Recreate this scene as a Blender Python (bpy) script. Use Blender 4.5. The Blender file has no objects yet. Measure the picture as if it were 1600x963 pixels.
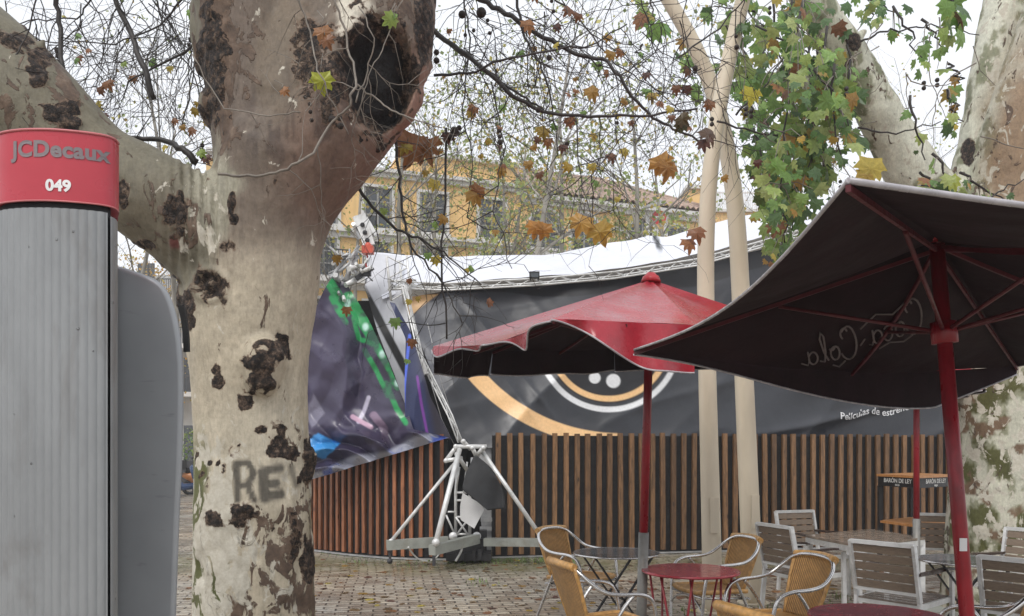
import bpy, math, random
import numpy as np
from mathutils import Vector, Matrix
PI = math.pi
rnd = random.Random(7)
sc = bpy.context.scene
COL = sc.collection

# ------------------------------------------------------------------ camera
F, CX, HY, EYE = 1300.0, 800.0, 700.0, 1.6      # focal length in photo pixels, horizon row, eye height
cam = bpy.data.cameras.new('camera')
cam.sensor_width = 36.0; cam.lens = 36.0*F/1600.0
cam.shift_y = (HY-481.5)/1600.0
cam.clip_start = 0.05; cam.clip_end = 900
co = bpy.data.objects.new('camera', cam); COL.objects.link(co)
co.location = (0, 0, EYE); co.rotation_euler = (PI/2, 0, 0)
sc.camera = co

# ------------------------------------------------------------------ light: wet overcast noon
SUN_EL, SUN_ROT = math.radians(52), math.radians(200)
w = bpy.data.worlds.new('World'); sc.world = w; w.use_nodes = True
wn = w.node_tree; wn.nodes.clear()
wo = wn.nodes.new('ShaderNodeOutputWorld'); wb = wn.nodes.new('ShaderNodeBackground')
sky = wn.nodes.new('ShaderNodeTexSky'); sky.sky_type = 'NISHITA'; sky.sun_disc = False
sky.sun_elevation = SUN_EL; sky.sun_rotation = SUN_ROT; sky.dust_density = 6.0; sky.air_density = 1.0
tc = wn.nodes.new('ShaderNodeTexCoord'); cl = wn.nodes.new('ShaderNodeTexNoise')
cl.inputs['Scale'].default_value = 2.2; cl.inputs['Detail'].default_value = 4
cr = wn.nodes.new('ShaderNodeValToRGB')
cr.color_ramp.elements[0].position = 0.3; cr.color_ramp.elements[0].color = (8.9, 9.25, 9.9, 1)
cr.color_ramp.elements[1].position = 0.7; cr.color_ramp.elements[1].color = (10.2, 10.4, 10.8, 1)
mx = wn.nodes.new('ShaderNodeMixRGB'); mx.inputs[0].default_value = 0.9     # cloud layer over the blue sky
wn.links.new(tc.outputs['Generated'], cl.inputs['Vector'])
wn.links.new(cl.outputs['Fac'], cr.inputs['Fac'])
wn.links.new(sky.outputs[0], mx.inputs[1]); wn.links.new(cr.outputs[0], mx.inputs[2])
wn.links.new(mx.outputs[0], wb.inputs['Color']); wb.inputs['Strength'].default_value = 0.09
wn.links.new(wb.outputs[0], wo.inputs[0])
sl = bpy.data.lights.new('sun', 'SUN'); sl.energy = 1.3; sl.angle = math.radians(25); sl.color = (1, 0.97, 0.92)
so = bpy.data.objects.new('sun', sl); COL.objects.link(so)
_d = Vector((math.sin(SUN_ROT)*math.cos(SUN_EL), math.cos(SUN_ROT)*math.cos(SUN_EL), math.sin(SUN_EL)))
so.rotation_euler = _d.to_track_quat('Z', 'Y').to_euler()
sc.view_settings.view_transform = 'Standard'; sc.view_settings.look = 'None'
sc.view_settings.exposure = 0.42; sc.view_settings.gamma = 1.0
sc.cycles.max_bounces = 6; sc.cycles.diffuse_bounces = 3; sc.cycles.glossy_bounces = 3
sc.cycles.transparent_max_bounces = 8

# ------------------------------------------------------------------ helpers
def P(px, py, Y):
    return Vector(((px-CX)/F*Y, Y, EYE+(HY-py)/F*Y))
def G(px, Y, z=0.0):
    return Vector(((px-CX)/F*Y, Y, z))
def lin(r, g, b):
    f = lambda c: (c/255/12.92) if c <= 10 else ((c/255+0.055)/1.055)**2.4
    return (f(r), f(g), f(b))

def _hash(ix, iy, iz, s):
    h = (ix*374761393 + iy*668265263 + iz*2147483647 + s*974634777) & 0xffffffff
    h = ((h ^ (h >> 13))*1274126177) & 0xffffffff
    h = (h ^ (h >> 16)) & 0xffffffff
    return h/4294967295.0
def vnoise(p, s=0):                      # value noise, p (n,3) -> 0..1
    p = np.asarray(p, float); i = np.floor(p).astype(np.int64); f = p-i; f = f*f*(3-2*f)
    r = 0
    for dx in (0, 1):
        for dy in (0, 1):
            for dz in (0, 1):
                wgt = (f[:, 0] if dx else 1-f[:, 0])*(f[:, 1] if dy else 1-f[:, 1])*(f[:, 2] if dz else 1-f[:, 2])
                r = r + wgt*_hash(i[:, 0]+dx, i[:, 1]+dy, i[:, 2]+dz, s)
    return r
def fbm(p, o=4, s=0):
    p = np.asarray(p, float); a = 0.5; r = 0; t = 0
    for k in range(o):
        r = r + a*vnoise(p*(2.03**k), s+k*17); t += a; a *= 0.5
    return r/t
def sstep(a, b, x):
    t = np.clip((x-a)/(b-a), 0, 1); return t*t*(3-2*t)

class M:
    """mesh collector"""
    def __init__(s): s.v = []; s.f = []; s.m = []; s.sm = []; s.c = None
    def add(s, vs, fs, mi=0, smooth=False):
        o = len(s.v); s.v.extend([tuple(x) for x in vs])
        for q in fs: s.f.append(tuple(o+i for i in q)); s.m.append(mi); s.sm.append(smooth)
    def box(s, c, d, rz=0, mi=0, rot=None):
        hx, hy, hz = d[0]/2, d[1]/2, d[2]/2
        R = rot if rot is not None else Matrix.Rotation(rz, 3, 'Z')
        vs = [Vector(c)+R@Vector((x*hx, y*hy, z*hz)) for x in (-1, 1) for y in (-1, 1) for z in (-1, 1)]
        s.add(vs, [(0, 1, 3, 2), (4, 6, 7, 5), (0, 4, 5, 1), (2, 3, 7, 6), (0, 2, 6, 4), (1, 5, 7, 3)], mi)
    def beam(s, p, q, a, b, up=(0, 0, 1), mi=0):
        p = Vector(p); q = Vector(q); z = (q-p).normalized(); u = Vector(up)
        x = u.cross(z)
        if x.length < 1e-4: x = Vector((1, 0, 0)).cross(z)
        x.normalize(); y = z.cross(x)
        vs = [e + x*(i*a/2) + y*(j*b/2) for e in (p, q) for i, j in ((-1, -1), (1, -1), (1, 1), (-1, 1))]
        s.add(vs, [(0, 3, 2, 1), (4, 5, 6, 7), (0, 1, 5, 4), (1, 2, 6, 5), (2, 3, 7, 6), (3, 0, 4, 7)], mi)
    def tube(s, pts, r, n=8, mi=0, cap=True, closed=False):
        pts = [Vector(p) for p in pts]; k = len(pts)
        if not hasattr(r, '__len__'): r = [r]*k
        prev = None; vs = []
        for i in range(k):
            if closed: t = pts[(i+1) % k]-pts[i-1]
            else: t = pts[min(i+1, k-1)]-pts[max(i-1, 0)]
            if t.length < 1e-9: t = Vector((0, 0, 1))
            t.normalize()
            if prev is None:
                a = Vector((0, 0, 1)) if abs(t.z) < 0.9 else Vector((1, 0, 0))
                x = t.cross(a).normalized()
            else:
                x = prev-t*prev.dot(t)
                x = x.normalized() if x.length > 1e-6 else t.orthogonal().normalized()
            prev = x; y = t.cross(x)
            for j in range(n):
                a = 2*PI*j/n; vs.append(pts[i]+(x*math.cos(a)+y*math.sin(a))*r[i])
        fs = []
        for i in range(k if closed else k-1):
            for j in range(n):
                a = i*n+j; b = i*n+(j+1) % n; i2 = (i+1) % k
                fs.append((a, b, i2*n+(j+1) % n, i2*n+j))
        s.add(vs, fs, mi, True)
        if cap and not closed:
            o = len(s.v)-k*n
            s.f.append(tuple(o+j for j in reversed(range(n)))); s.m.append(mi); s.sm.append(False)
            s.f.append(tuple(o+(k-1)*n+j for j in range(n))); s.m.append(mi); s.sm.append(False)
    def disc(s, c, r, h, n=40, mi=0, rx=None):
        c = Vector(c); rx = rx or r
        vs = [c+Vector((r*math.cos(2*PI*i/n), rx*math.sin(2*PI*i/n), z)) for z in (0, h) for i in range(n)]
        fs = [tuple(reversed(range(n))), tuple(range(n, 2*n))]+[(i, (i+1) % n, n+(i+1) % n, n+i) for i in range(n)]
        s.add(vs, fs, mi)
    def ball(s, c, r, n=8, mi=0):
        c = Vector(c); vs = []; fs = []
        rr = r if hasattr(r, '__len__') else (r, r, r)
        for i in range(1, n):
            for j in range(n+2):
                a = PI*i/n; b = 2*PI*j/(n+2)
                vs.append(c+Vector((rr[0]*math.sin(a)*math.cos(b), rr[1]*math.sin(a)*math.sin(b), rr[2]*math.cos(a))))
        m = n+2
        for i in range(n-2):
            for j in range(m): fs.append((i*m+j, (i+1)*m+j, (i+1)*m+(j+1) % m, i*m+(j+1) % m))
        t = len(vs); vs += [c+Vector((0, 0, rr[2])), c-Vector((0, 0, rr[2]))]
        for j in range(m):
            fs.append((t, j, (j+1) % m)); fs.append((t+1, (n-2)*m+(j+1) % m, (n-2)*m+j))
        s.add(vs, fs, mi, True)
    def grid(s, A, mi=0, smooth=True):          # A: array (nu,nv,3)
        nu, nv = A.shape[:2]
        fs = [(i*nv+j, (i+1)*nv+j, (i+1)*nv+j+1, i*nv+j+1) for i in range(nu-1) for j in range(nv-1)]
        s.add([tuple(x) for x in A.reshape(-1, 3)], fs, mi, smooth)
    def prism(s, poly, z0, z1, mi=0):            # poly: list of (x,y)
        n = len(poly)
        vs = [(x, y, z) for z in (z0, z1) for x, y in poly]
        s.add(vs, [tuple(reversed(range(n))), tuple(range(n, 2*n))]+[(i, (i+1) % n, n+(i+1) % n, n+i) for i in range(n)], mi)

def smooth_poly(pts, it=2):
    pts = [Vector(p) for p in pts]
    for _ in range(it):
        o = [pts[0]]
        for a, b in zip(pts[:-1], pts[1:]): o += [a.lerp(b, .25), a.lerp(b, .75)]
        o.append(pts[-1]); pts = o
    return pts

def root_of(o):
    while o.parent: o = o.parent
    return o
def obj(name, m, mat, parent=None, colors=None, attrs=None, solid=0, base=None):
    me = bpy.data.meshes.new(name)
    off = Vector((0, 0, 0))
    if parent is not None:
        r = root_of(parent)
        if r.get('_off'): off = Vector(r['_off'])
    elif base is not None: off = Vector(base)
    if isinstance(m, M):
        V = np.array(m.v, float).reshape(-1, 3)-np.array(off)
        me.from_pydata(V.tolist(), [], m.f)
        me.polygons.foreach_set('material_index', m.m); me.polygons.foreach_set('use_smooth', m.sm)
    else:
        V, Fc = m
        me.from_pydata((V-np.array(off)).tolist(), [], Fc)
    for x in (mat if isinstance(mat, (list, tuple)) else [mat]): me.materials.append(x)
    if colors is not None:
        a = me.color_attributes.new('paint', 'FLOAT_COLOR', 'POINT')
        c = np.ones((len(me.vertices), 4)); c[:, :colors.shape[1]] = colors
        a.data.foreach_set('color', c.ravel())
    if attrs:
        for k, x in attrs.items():
            a = me.attributes.new(k, 'FLOAT', 'POINT'); a.data.foreach_set('value', np.asarray(x, np.float32))
    me.update()
    o = bpy.data.objects.new(name, me); COL.objects.link(o)
    if parent is not None: o.parent = parent
    elif base is not None: o.location = base
    if solid:
        d = o.modifiers.new('thickness', 'SOLIDIFY'); d.thickness = solid; d.offset = 0
    return o
def thing(name, label, cat, loc=(0, 0, 0), group=None):
    o = bpy.data.objects.new(name, None); COL.objects.link(o); o.location = loc
    o['_off'] = tuple(loc); o.empty_display_size = 0.2
    o['label'] = label; o['category'] = cat
    if group: o['group'] = group
    return o
def tag(o, label=None, cat=None, group=None, kind=None):
    if label: o['label'] = label
    if cat: o['category'] = cat
    if group: o['group'] = group
    if kind: o['kind'] = kind
    return o
def dup(o, loc, rz, label, parent=None):
    c = o.copy(); COL.objects.link(c)
    if parent is None:
        c.location = loc; c.rotation_euler = (0, 0, rz); c['label'] = label
    else: c.parent = parent
    for ch in [x for x in bpy.data.objects if x.parent == o]: dup(ch, None, None, None, c)
    return c

# ---- materials
class NT:
    def __init__(s, name):
        s.mat = bpy.data.materials.new(name); s.mat.use_nodes = True; s.t = s.mat.node_tree
        s.b = s.t.nodes['Principled BSDF']
    def n(s, typ, props=None, **ins):
        nd = s.t.nodes.new(typ)
        for k, v in (props or {}).items(): setattr(nd, k, v)
        for k, v in ins.items(): s.set(nd, k, v)
        return nd
    def set(s, nd, k, v):
        key = int(k[1:]) if (k[0] == '_' and k[1:].isdigit()) else k.replace('_', ' ')
        sk = nd.inputs[key]
        if isinstance(v, bpy.types.NodeSocket): s.t.links.new(v, sk)
        elif isinstance(v, (tuple, list)) and len(v) == 3 and sk.type == 'RGBA': sk.default_value = (*v, 1)
        else: sk.default_value = v
    def p(s, **k):
        for a, v in k.items(): s.set(s.b, a, v)
    def coord(s, kind='Object', scale=(1, 1, 1), rot=(0, 0, 0)):
        t = s.n('ShaderNodeTexCoord'); m = s.n('ShaderNodeMapping', Vector=t.outputs[kind])
        m.inputs['Scale'].default_value = scale; m.inputs['Rotation'].default_value = rot
        return m.outputs[0]
    def noise(s, vec, scale, detail=4, rough=0.55, dist=0.0):
        return s.n('ShaderNodeTexNoise', Vector=vec, Scale=scale, Detail=detail, Roughness=rough, Distortion=dist).outputs['Fac']
    def ramp(s, fac, stops, interp='LINEAR'):
        r = s.n('ShaderNodeValToRGB', Fac=fac); cr = r.color_ramp; cr.interpolation = interp
        while len(cr.elements) < len(stops): cr.elements.new(0.5)
        for e, (p, c) in zip(cr.elements, stops):
            e.position = p; e.color = (*c, 1) if hasattr(c, '__len__') else (c, c, c, 1)
        return r.outputs[0]
    def mix(s, f, a, b, mode='MIX'):
        m = s.n('ShaderNodeMixRGB', {'blend_type': mode}); s.set(m, '_0', f); s.set(m, '_1', a); s.set(m, '_2', b)
        return m.outputs[0]
    def math(s, op, a, b=0.0, clamp=False):
        m = s.n('ShaderNodeMath', {'operation': op, 'use_clamp': clamp}); s.set(m, '_0', a); s.set(m, '_1', b)
        return m.outputs[0]
    def bump(s, h, strength=0.5, dist=0.01):
        b = s.n('ShaderNodeBump', Height=h, Strength=strength, Distance=dist); s.p(Normal=b.outputs[0])
    def attr(s, name, out='Color'):
        return s.n('ShaderNodeAttribute', {'attribute_name': name}).outputs[out]

def simple(name, col, rough=0.5, metal=0.0, var=0.15, scale=6, bump=0.0, dirt=None, stretch=(1, 1, 1), spec=0.5):
    k = NT(name); v = k.coord('Object', stretch)
    n = k.noise(v, scale, 5, 0.6)
    d = tuple(c*(1-var*1.6) for c in col); l = tuple(min(1, c*(1+var)) for c in col)
    c = k.ramp(n, [(0.3, d), (0.7, l)])
    if dirt:
        n2 = k.noise(v, scale*0.37, 6, 0.7, 0.5)
        f = k.ramp(n2, [(0.52, 0.0), (0.68, 1.0)]); c = k.mix(k.math('MULTIPLY', f, 0.6), c, dirt)
    r = k.ramp(k.noise(v, scale*2.3, 3), [(0.3, max(0.03, rough-0.1)), (0.7, min(1, rough+0.12))])
    k.p(Base_Color=c, Roughness=r, Metallic=metal, Specular_IOR_Level=spec)
    if bump: k.bump(n, bump, 0.01)
    return k.mat
def painted(name, rough=0.4, bump=0.15, scale=30, var=0.12, spec=0.5):
    k = NT(name); v = k.coord('Object')
    n = k.noise(v, scale, 4, 0.6)
    c = k.mix(1.0, k.attr('paint'), k.ramp(n, [(0.3, 1-var), (0.7, 1+var*0.3)]), 'MULTIPLY')
    k.p(Base_Color=c, Roughness=k.ramp(k.noise(v, scale*0.2, 4), [(0.3, rough-0.08), (0.7, rough+0.12)]), Specular_IOR_Level=spec)
    k.bump(n, bump, 0.004)
    return k.mat
MT = {}
def wood(name, a, b, rough=0.45):
    k = NT(name); v = k.coord('Object', (9, 9, 1.2))
    n = k.noise(v, 3.5, 6, 0.65, 0.6); g = k.noise(k.coord('Object', (60, 60, 2)), 2, 3)
    isl = k.n('ShaderNodeNewGeometry').outputs['Random Per Island']
    c = k.ramp(n, [(0.25, a), (0.6, b), (0.8, tuple(x*1.25 for x in b))])
    c = k.mix(0.8, c, k.ramp(g, [(0.35, 0.72), (0.7, 1.1)]), 'MULTIPLY')
    c = k.mix(1.0, c, k.ramp(isl, [(0, 0.62), (0.5, 1.0), (1, 1.25)]), 'MULTIPLY')
    kn = k.n('ShaderNodeTexVoronoi', Vector=k.coord('Object', (1, 1, 0.35)), Scale=7.0).outputs['Distance']
    c = k.mix(k.ramp(kn, [(0.05, 0.8), (0.12, 0.0)]), c, tuple(x*0.3 for x in a))
    k.p(Base_Color=c, Roughness=rough); k.bump(g, 0.3, 0.004); return k.mat
MT['alu'] = simple('aluminium', (0.52, 0.52, 0.52), 0.32, 0.85, 0.12, 14)
MT['alu_dull'] = simple('dull_aluminium', (0.42, 0.42, 0.42), 0.5, 0.55, 0.15, 10)
MT['white_metal'] = simple('white_metal', (0.72, 0.72, 0.71), 0.4, 0.3, 0.12, 8, dirt=(0.3, 0.28, 0.25))
MT['greybeam'] = simple('grey_green_steel', (0.30, 0.31, 0.28), 0.5, 0.1, 0.15, 6, dirt=(0.15, 0.12, 0.08))
MT['black'] = simple('black_plastic', (0.02, 0.02, 0.022), 0.45, 0, 0.2, 8)
MT['rubber'] = simple('black_rubber', (0.015, 0.015, 0.015), 0.7, 0, 0.2, 8)
MT['redpaint'] = simple('red_pole_paint', (0.28, 0.012, 0.022), 0.35, 0, 0.25, 12, dirt=(0.09, 0.01, 0.012), stretch=(1, 1, 0.3))
MT['rib'] = simple('dark_red_rib', (0.10, 0.010, 0.016), 0.45, 0, 0.2, 12)
MT['redtable'] = simple('red_table_paint', (0.33, 0.035, 0.05), 0.16, 0, 0.25, 9, dirt=(0.16, 0.03, 0.035))
MT['greytable'] = simple('grey_laminate', (0.20, 0.22, 0.24), 0.12, 0.3, 0.5, 3, stretch=(1, 7, 1))
MT['brownslat'] = simple('brown_composite', (0.22, 0.165, 0.12), 0.55, 0, 0.15, 20, stretch=(1, 1, 6))
MT['darkwood'] = simple('dark_wet_wood', (0.055, 0.035, 0.028), 0.3, 0, 0.3, 8)
MT['orangewood'] = simple('orange_wood', (0.55, 0.25, 0.09), 0.35, 0, 0.15, 5, stretch=(1, 6, 1))
MT['white'] = simple('white_paint', (0.72, 0.72, 0.72), 0.5, 0, 0.08, 3)
MT['slat_red'] = wood('reddish_slats', (0.10, 0.036, 0.017), (0.36, 0.135, 0.058))
MT['slat_brown'] = wood('brown_slats', (0.06, 0.034, 0.017), (0.255, 0.135, 0.062))
# ================================================================== ground
def make_ground():
    k = NT('brick_paving')
    v = k.coord('Object', (1, 1, 1), (0, 0, math.radians(-9)))
    wob = k.n('ShaderNodeTexNoise', Vector=v, Scale=0.8, Detail=2).outputs['Color']
    wv = k.n('ShaderNodeVectorMath', {'operation': 'MULTIPLY_ADD'})
    k.set(wv, '_0', wob); wv.inputs[1].default_value = (0.12, 0.12, 0); k.set(wv, '_2', v)
    br = k.n('ShaderNodeTexBrick', {'offset': 0.5}, Vector=wv.outputs[0], Scale=1.0, Mortar_Size=0.011, Mortar_Smooth=0.35,
             Bias=0.0, Brick_Width=0.235, Row_Height=0.105)
    br.inputs['Color1'].default_value = (0.52, 0.48, 0.41, 1); br.inputs['Color2'].default_value = (0.27, 0.222, 0.18, 1)
    br.inputs['Mortar'].default_value = (0.07, 0.06, 0.05, 1)
    big = k.ramp(k.noise(v, 0.35, 5, 0.6), [(0.35, (0.80, 0.84, 0.88)), (0.65, (1.18, 1.08, 0.95))])
    c = k.mix(1.0, br.outputs['Color'], big, 'MULTIPLY')
    c = k.mix(0.7, c, k.ramp(k.noise(v, 14, 5, 0.7), [(0.3, 0.55), (0.7, 1.25)]), 'MULTIPLY')
    # worn pale brick tops
    c = k.mix(k.ramp(k.noise(v, 5, 5, 0.7), [(0.52, 0.0), (0.75, 0.55)]), c, (0.42, 0.37, 0.31))
    # moss in the joints along the pavilion foot
    sx = k.n('ShaderNodeSeparateXYZ', Vector=k.coord('Object'))
    my = k.math('ADD', sx.outputs['Y'], k.math('MULTIPLY', k.noise(v, 1.3, 5, 0.7), 2.0))
    mo = k.ramp(k.math('DIVIDE', my, 20.0), [(0.560, 0.0), (0.605, 0.75), (0.64, 0.8), (0.70, 0.0)])
    mo = k.math('MULTIPLY', mo, k.ramp(k.noise(v, 9, 5, 0.7), [(0.38, 0.2), (0.6, 1.0)]))
    c = k.mix(mo, c, (0.115, 0.12, 0.035))
    wet = k.noise(v, 1.1, 5, 0.65, 0.6)
    k.p(Base_Color=c, Roughness=k.ramp(wet, [(0.36, 0.07), (0.64, 0.42)]))
    h = k.math('ADD', k.math('MULTIPLY', br.outputs['Fac'], -1.0), k.math('MULTIPLY', k.noise(v, 22, 4, 0.7), 0.5))
    k.bump(h, 0.6, 0.012)
    m = M(); n = 61; xs = np.linspace(-1, 1, n)
    A = np.zeros((n, n, 3)); sg = np.sign(xs)*np.abs(xs)**3
    A[:, :, 0] = (sg*400)[:, None]; A[:, :, 1] = (sg*400+8)[None, :]
    m.grid(A); tag(obj('ground', m, k.mat), kind='structure')
make_ground()

def scatter_weeds():
    m = M(); r = random.Random(3)
    spots = [(1068, 8.2), (1190, 8.6), (1225, 8.3), (1285, 8.5), (1320, 8.9), (1395, 9.2), (1248, 9.6), (1120, 9.1), (750, 9.9), (640, 11.3), (560, 11.7), (1350, 8.3), (1150, 8.2), (1500, 8.6)]
    for px, Y in spots:
        g = G(px, Y)
        for _ in range(26):
            p = g+Vector((r.gauss(0, .10), r.gauss(0, .12), 0)); a = r.uniform(0, 2*PI); h = r.uniform(.015, .06)
            d = Vector((math.cos(a), math.sin(a), 0)); s = Vector((-d.y, d.x, 0))*0.006
            m.add([p-s, p+s, p+d*h*0.5+Vector((0, 0, h))], [(0, 1, 2)])
    for i in range(1500):                       # strip of moss and weeds at the fence foot
        px = r.uniform(500, 900); Y = 11.85+r.gauss(0, .16)-(abs(px-720)/220*0.1 if px > 720 else -(720-px)/220*0.95)
        p = G(px, Y); a = r.uniform(0, 2*PI); h = r.uniform(.01, .04)
        d = Vector((math.cos(a), math.sin(a), 0)); s = Vector((-d.y, d.x, 0))*0.006
        m.add([p-s, p+s, p+d*h+Vector((0, 0, h))], [(0, 1, 2)])
    tag(obj('weeds', m, simple('weed_green', (0.12, 0.19, 0.035), 0.6)), kind='stuff')
scatter_weeds()

# ================================================================== yellow building
O2 = Vector((-7.6, 33.0)); E2 = Vector((16.3, 6.0)).normalized(); N2 = Vector((E2.y, -E2.x))
def fu(px):
    k = (px-CX)/F; u = (O2.y*k-O2.x)/(E2.x-k*E2.y); return u
def fz(px, py):
    return EYE+(HY-py)/F*(O2.y+fu(px)*E2.y)
def W(u, dep, z): return Vector((O2.x+E2.x*u+N2.x*dep, O2.y+E2.y*u+N2.y*dep, z))     # dep>0 towards the camera
RZ = math.atan2(E2.y, E2.x)
def wbox(m, u0, u1, d0, d1, z0, z1, mi=0):
    m.box(W((u0+u1)/2, (d0+d1)/2, (z0+z1)/2), (u1-u0, d1-d0, z1-z0), RZ, mi)
def stucco(name, col, col2):
    k = NT(name); v = k.coord('Object'); n = k.noise(v, 0.8, 6, 0.65)
    c = k.ramp(n, [(0.3, col2), (0.65, col)])
    st = k.noise(k.coord('Object', (1.5, 1.5, 0.12)), 2.5, 5, 0.7)
    c = k.mix(k.ramp(st, [(0.5, 0.0), (0.8, 0.6)]), c, tuple(x*0.55 for x in col))
    k.p(Base_Color=c, Roughness=0.85); k.bump(k.noise(v, 12, 4), 0.3, 0.02); return k.mat
MT['ochre'] = stucco('ochre_stucco', (0.80, 0.55, 0.25), (0.72, 0.46, 0.19))
MT['trim'] = stucco('white_stucco', (0.68, 0.67, 0.65), (0.55, 0.54, 0.52))
MT['glass'] = simple('dark_window_glass', (0.06, 0.07, 0.08), 0.12, 0, 0.4, 2)
MT['frame'] = simple('grey_window_frame', (.30, .30, .29), .5)
MT['iron'] = simple('dark_iron', (0.05, 0.05, 0.055), 0.5, 0.3, 0.1, 5)
def tile_mat():
    k = NT('clay_tiles'); v = k.coord('Object'); n = k.noise(v, 2.2, 5, 0.7)
    isl = k.n('ShaderNodeTexWhiteNoise', {'noise_dimensions': '3D'}, Vector=k.n('ShaderNodeVectorMath', {'operation': 'SNAP'}, _0=v, _1=(0.3, 0.3, 0.18)).outputs[0]).outputs[0]
    c = k.ramp(n, [(0.3, (0.23, 0.15, 0.12)), (0.55, (0.38, 0.27, 0.21)), (0.75, (0.50, 0.42, 0.35))])
    c = k.mix(0.6, c, k.ramp(isl, [(0, 0.55), (1, 1.3)]), 'MULTIPLY')
    k.p(Base_Color=c, Roughness=0.8); return k.mat
MT['tile'] = tile_mat()

def window(par, uc, z0, z1, wd, arch=False, balcony=False, m_glass=None):
    t = 0.11; m = M()
    h = wd/2
    def ring(r0, r1, d, d2, mi):
        # jambs
        wbox(m, uc-r1, uc-r0, d, d2, z0, z1 if not arch else z1-h, mi); wbox(m, uc+r0, uc+r1, d, d2, z0, z1 if not arch else z1-h, mi)
        if arch:
            zc = z1-h; n = 10
            for i in range(n):
                a0, a1 = PI*i/n, PI*(i+1)/n; vs = []
                for dd in (d, d2):
                    for rr, aa in ((r0, a0), (r1, a0), (r1, a1), (r0, a1)):
                        vs.append(W(uc+rr*math.cos(aa), dd, zc+rr*math.sin(aa)))
                m.add(vs, [(0, 1, 2, 3), (7, 6, 5, 4), (0, 4, 5, 1), (1, 5, 6, 2), (2, 6, 7, 3), (3, 7, 4, 0)], mi)
        else: wbox(m, uc-r1, uc+r1, d, d2+.02, z1, z1+(r1-r0), mi)
    ring(h, h+t, 0.003, 0.12, 0); ring(h-0.09, h-0.002, 0.003, 0.06, 1)
    wbox(m, uc-h-t-.06, uc+h+t+.06, 0.004, 0.2, z0-0.12, z0-0.002, 0)
    wbox(m, uc-0.035, uc+0.035, 0.003, 0.055, z0, z1-0.02, 1)
    for q in (0.33, 0.66): wbox(m, uc-h+.09, uc+h-.09, 0.003, 0.045, z0+(z1-z0)*q-.025, z0+(z1-z0)*q+.025, 1)
    f = obj('window', m, [MT['trim'], MT['frame']], par)
    g = M(); zt = z1 if not arch else z1-h
    wbox(g, uc-h+.02, uc+h-.02, -0.01, 0.012, z0, zt)
    if arch:
        n = 12; vs = [W(uc, 0.012, zt)]+[W(uc+(h-.02)*math.cos(PI*i/n), 0.012, zt+(h-.02)*math.sin(PI*i/n)) for i in range(n+1)]
        g.add(vs, [(0, i+1, i+2) for i in range(n)])
    obj('pane', g, MT['glass'], f)
    if balcony:
        b = M(); wbox(b, uc-h-.5, uc+h+.5, 0.004, 0.6, z0-0.32, z0-0.125, 0)
        u = uc-h-.45
        while u < uc+h+.46: b.tube([W(u, .55, z0-.12), W(u, .55, z0+.95)], .018, 4, 1); u += .15
        b.beam(W(uc-h-.47, .55, z0+.95), W(uc+h+.47, .55, z0+.95), .05, .05, mi=1)
        for s in (-1, 1): b.beam(W(uc+s*(h+.46), .55, z0+.95), W(uc+s*(h+.46), 0, z0+.95), .04, .04, mi=1)
        obj('balcony', b, [MT['trim'], MT['iron']], par)

def cornice(m, u0, u1, z, h=0.32, d=0.32):
    wbox(m, u0, u1, 0.003, d*0.5, z-h, z-h*0.45); wbox(m, u0, u1, 0.003, d, z-h*0.45+0.002, z)

bl = thing('yellow_building', 'tall ochre yellow building with white cornices and french windows behind the bare trees', 'building', W(4, 0, 0))
U0, U1 = fu(322), fu(812)
m = M(); wbox(m, U0, U1, -11, 0, 0, 12.9); wbox(m, fu(625), U1-.01, -10.9, -.25, 12.9, 13.75); obj('wall', m, MT['ochre'], bl)
m = M()
for z in (12.9, 10.35, 8.25, 4.9): cornice(m, U0, U1+.02, z)
wbox(m, fu(620), U1+.05, -.28, -.02, 13.75, 13.9); wbox(m, U0, U1+.02, .003, .1, 0, 1.2)
obj('cornice', m, MT['trim'], bl)
for px in (505, 590, 676, 768):
    u = fu(px)
    window(bl, u, 10.5, 12.15, 1.15, balcony=False); window(bl, u, 8.45, 9.95, 1.05, balcony=True); window(bl, u, 5.2, 7.5, 1.1)
    window(bl, u, 1.6, 4.0, 1.2)
for u in (-1.4,):
    window(bl, u, 8.45, 9.95, 1.05, balcony=True); window(bl, u, 5.2, 7.5, 1.1)

br = thing('tiled_roof_building', 'lower ochre building with sloping clay tile roof and white arched windows', 'building', W(13, 0, 0))
R0, R1 = U1+.01, fu(1096)
m = M(); wbox(m, R0, R1, -9, 0, 0, 12.55); obj('wall', m, MT['ochre'], br)
m = M(); cornice(m, R0+.02, R1, 12.55, .4, .4); wbox(m, fu(918), fu(978), .003, .12, 11.35, 11.55); cornice(m, R0+.02, R1, 10.1)
obj('cornice', m, MT['trim'], br)
# roof: barrel tile rows
nu, nv = 400, 24
A = np.zeros((nu, nv, 3)); zr, dr = 15.1, -4.4
for i in range(nu):
    s = i/(nu-1); ue = R0+(R1+.35-R0)*s; ur = R0+.1+(R1-3.2-R0)*s
    for j in range(nv):
        t = j/(nv-1); u = ue+(ur-ue)*t
        z = 12.6+(zr-12.6)*t+0.12*abs(math.sin(i*PI/12.0))+0.03*((t*12) % 1)
        A[i, j] = W(u, .45+(dr-.45)*t, z)
m = M(); m.grid(A)
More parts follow.
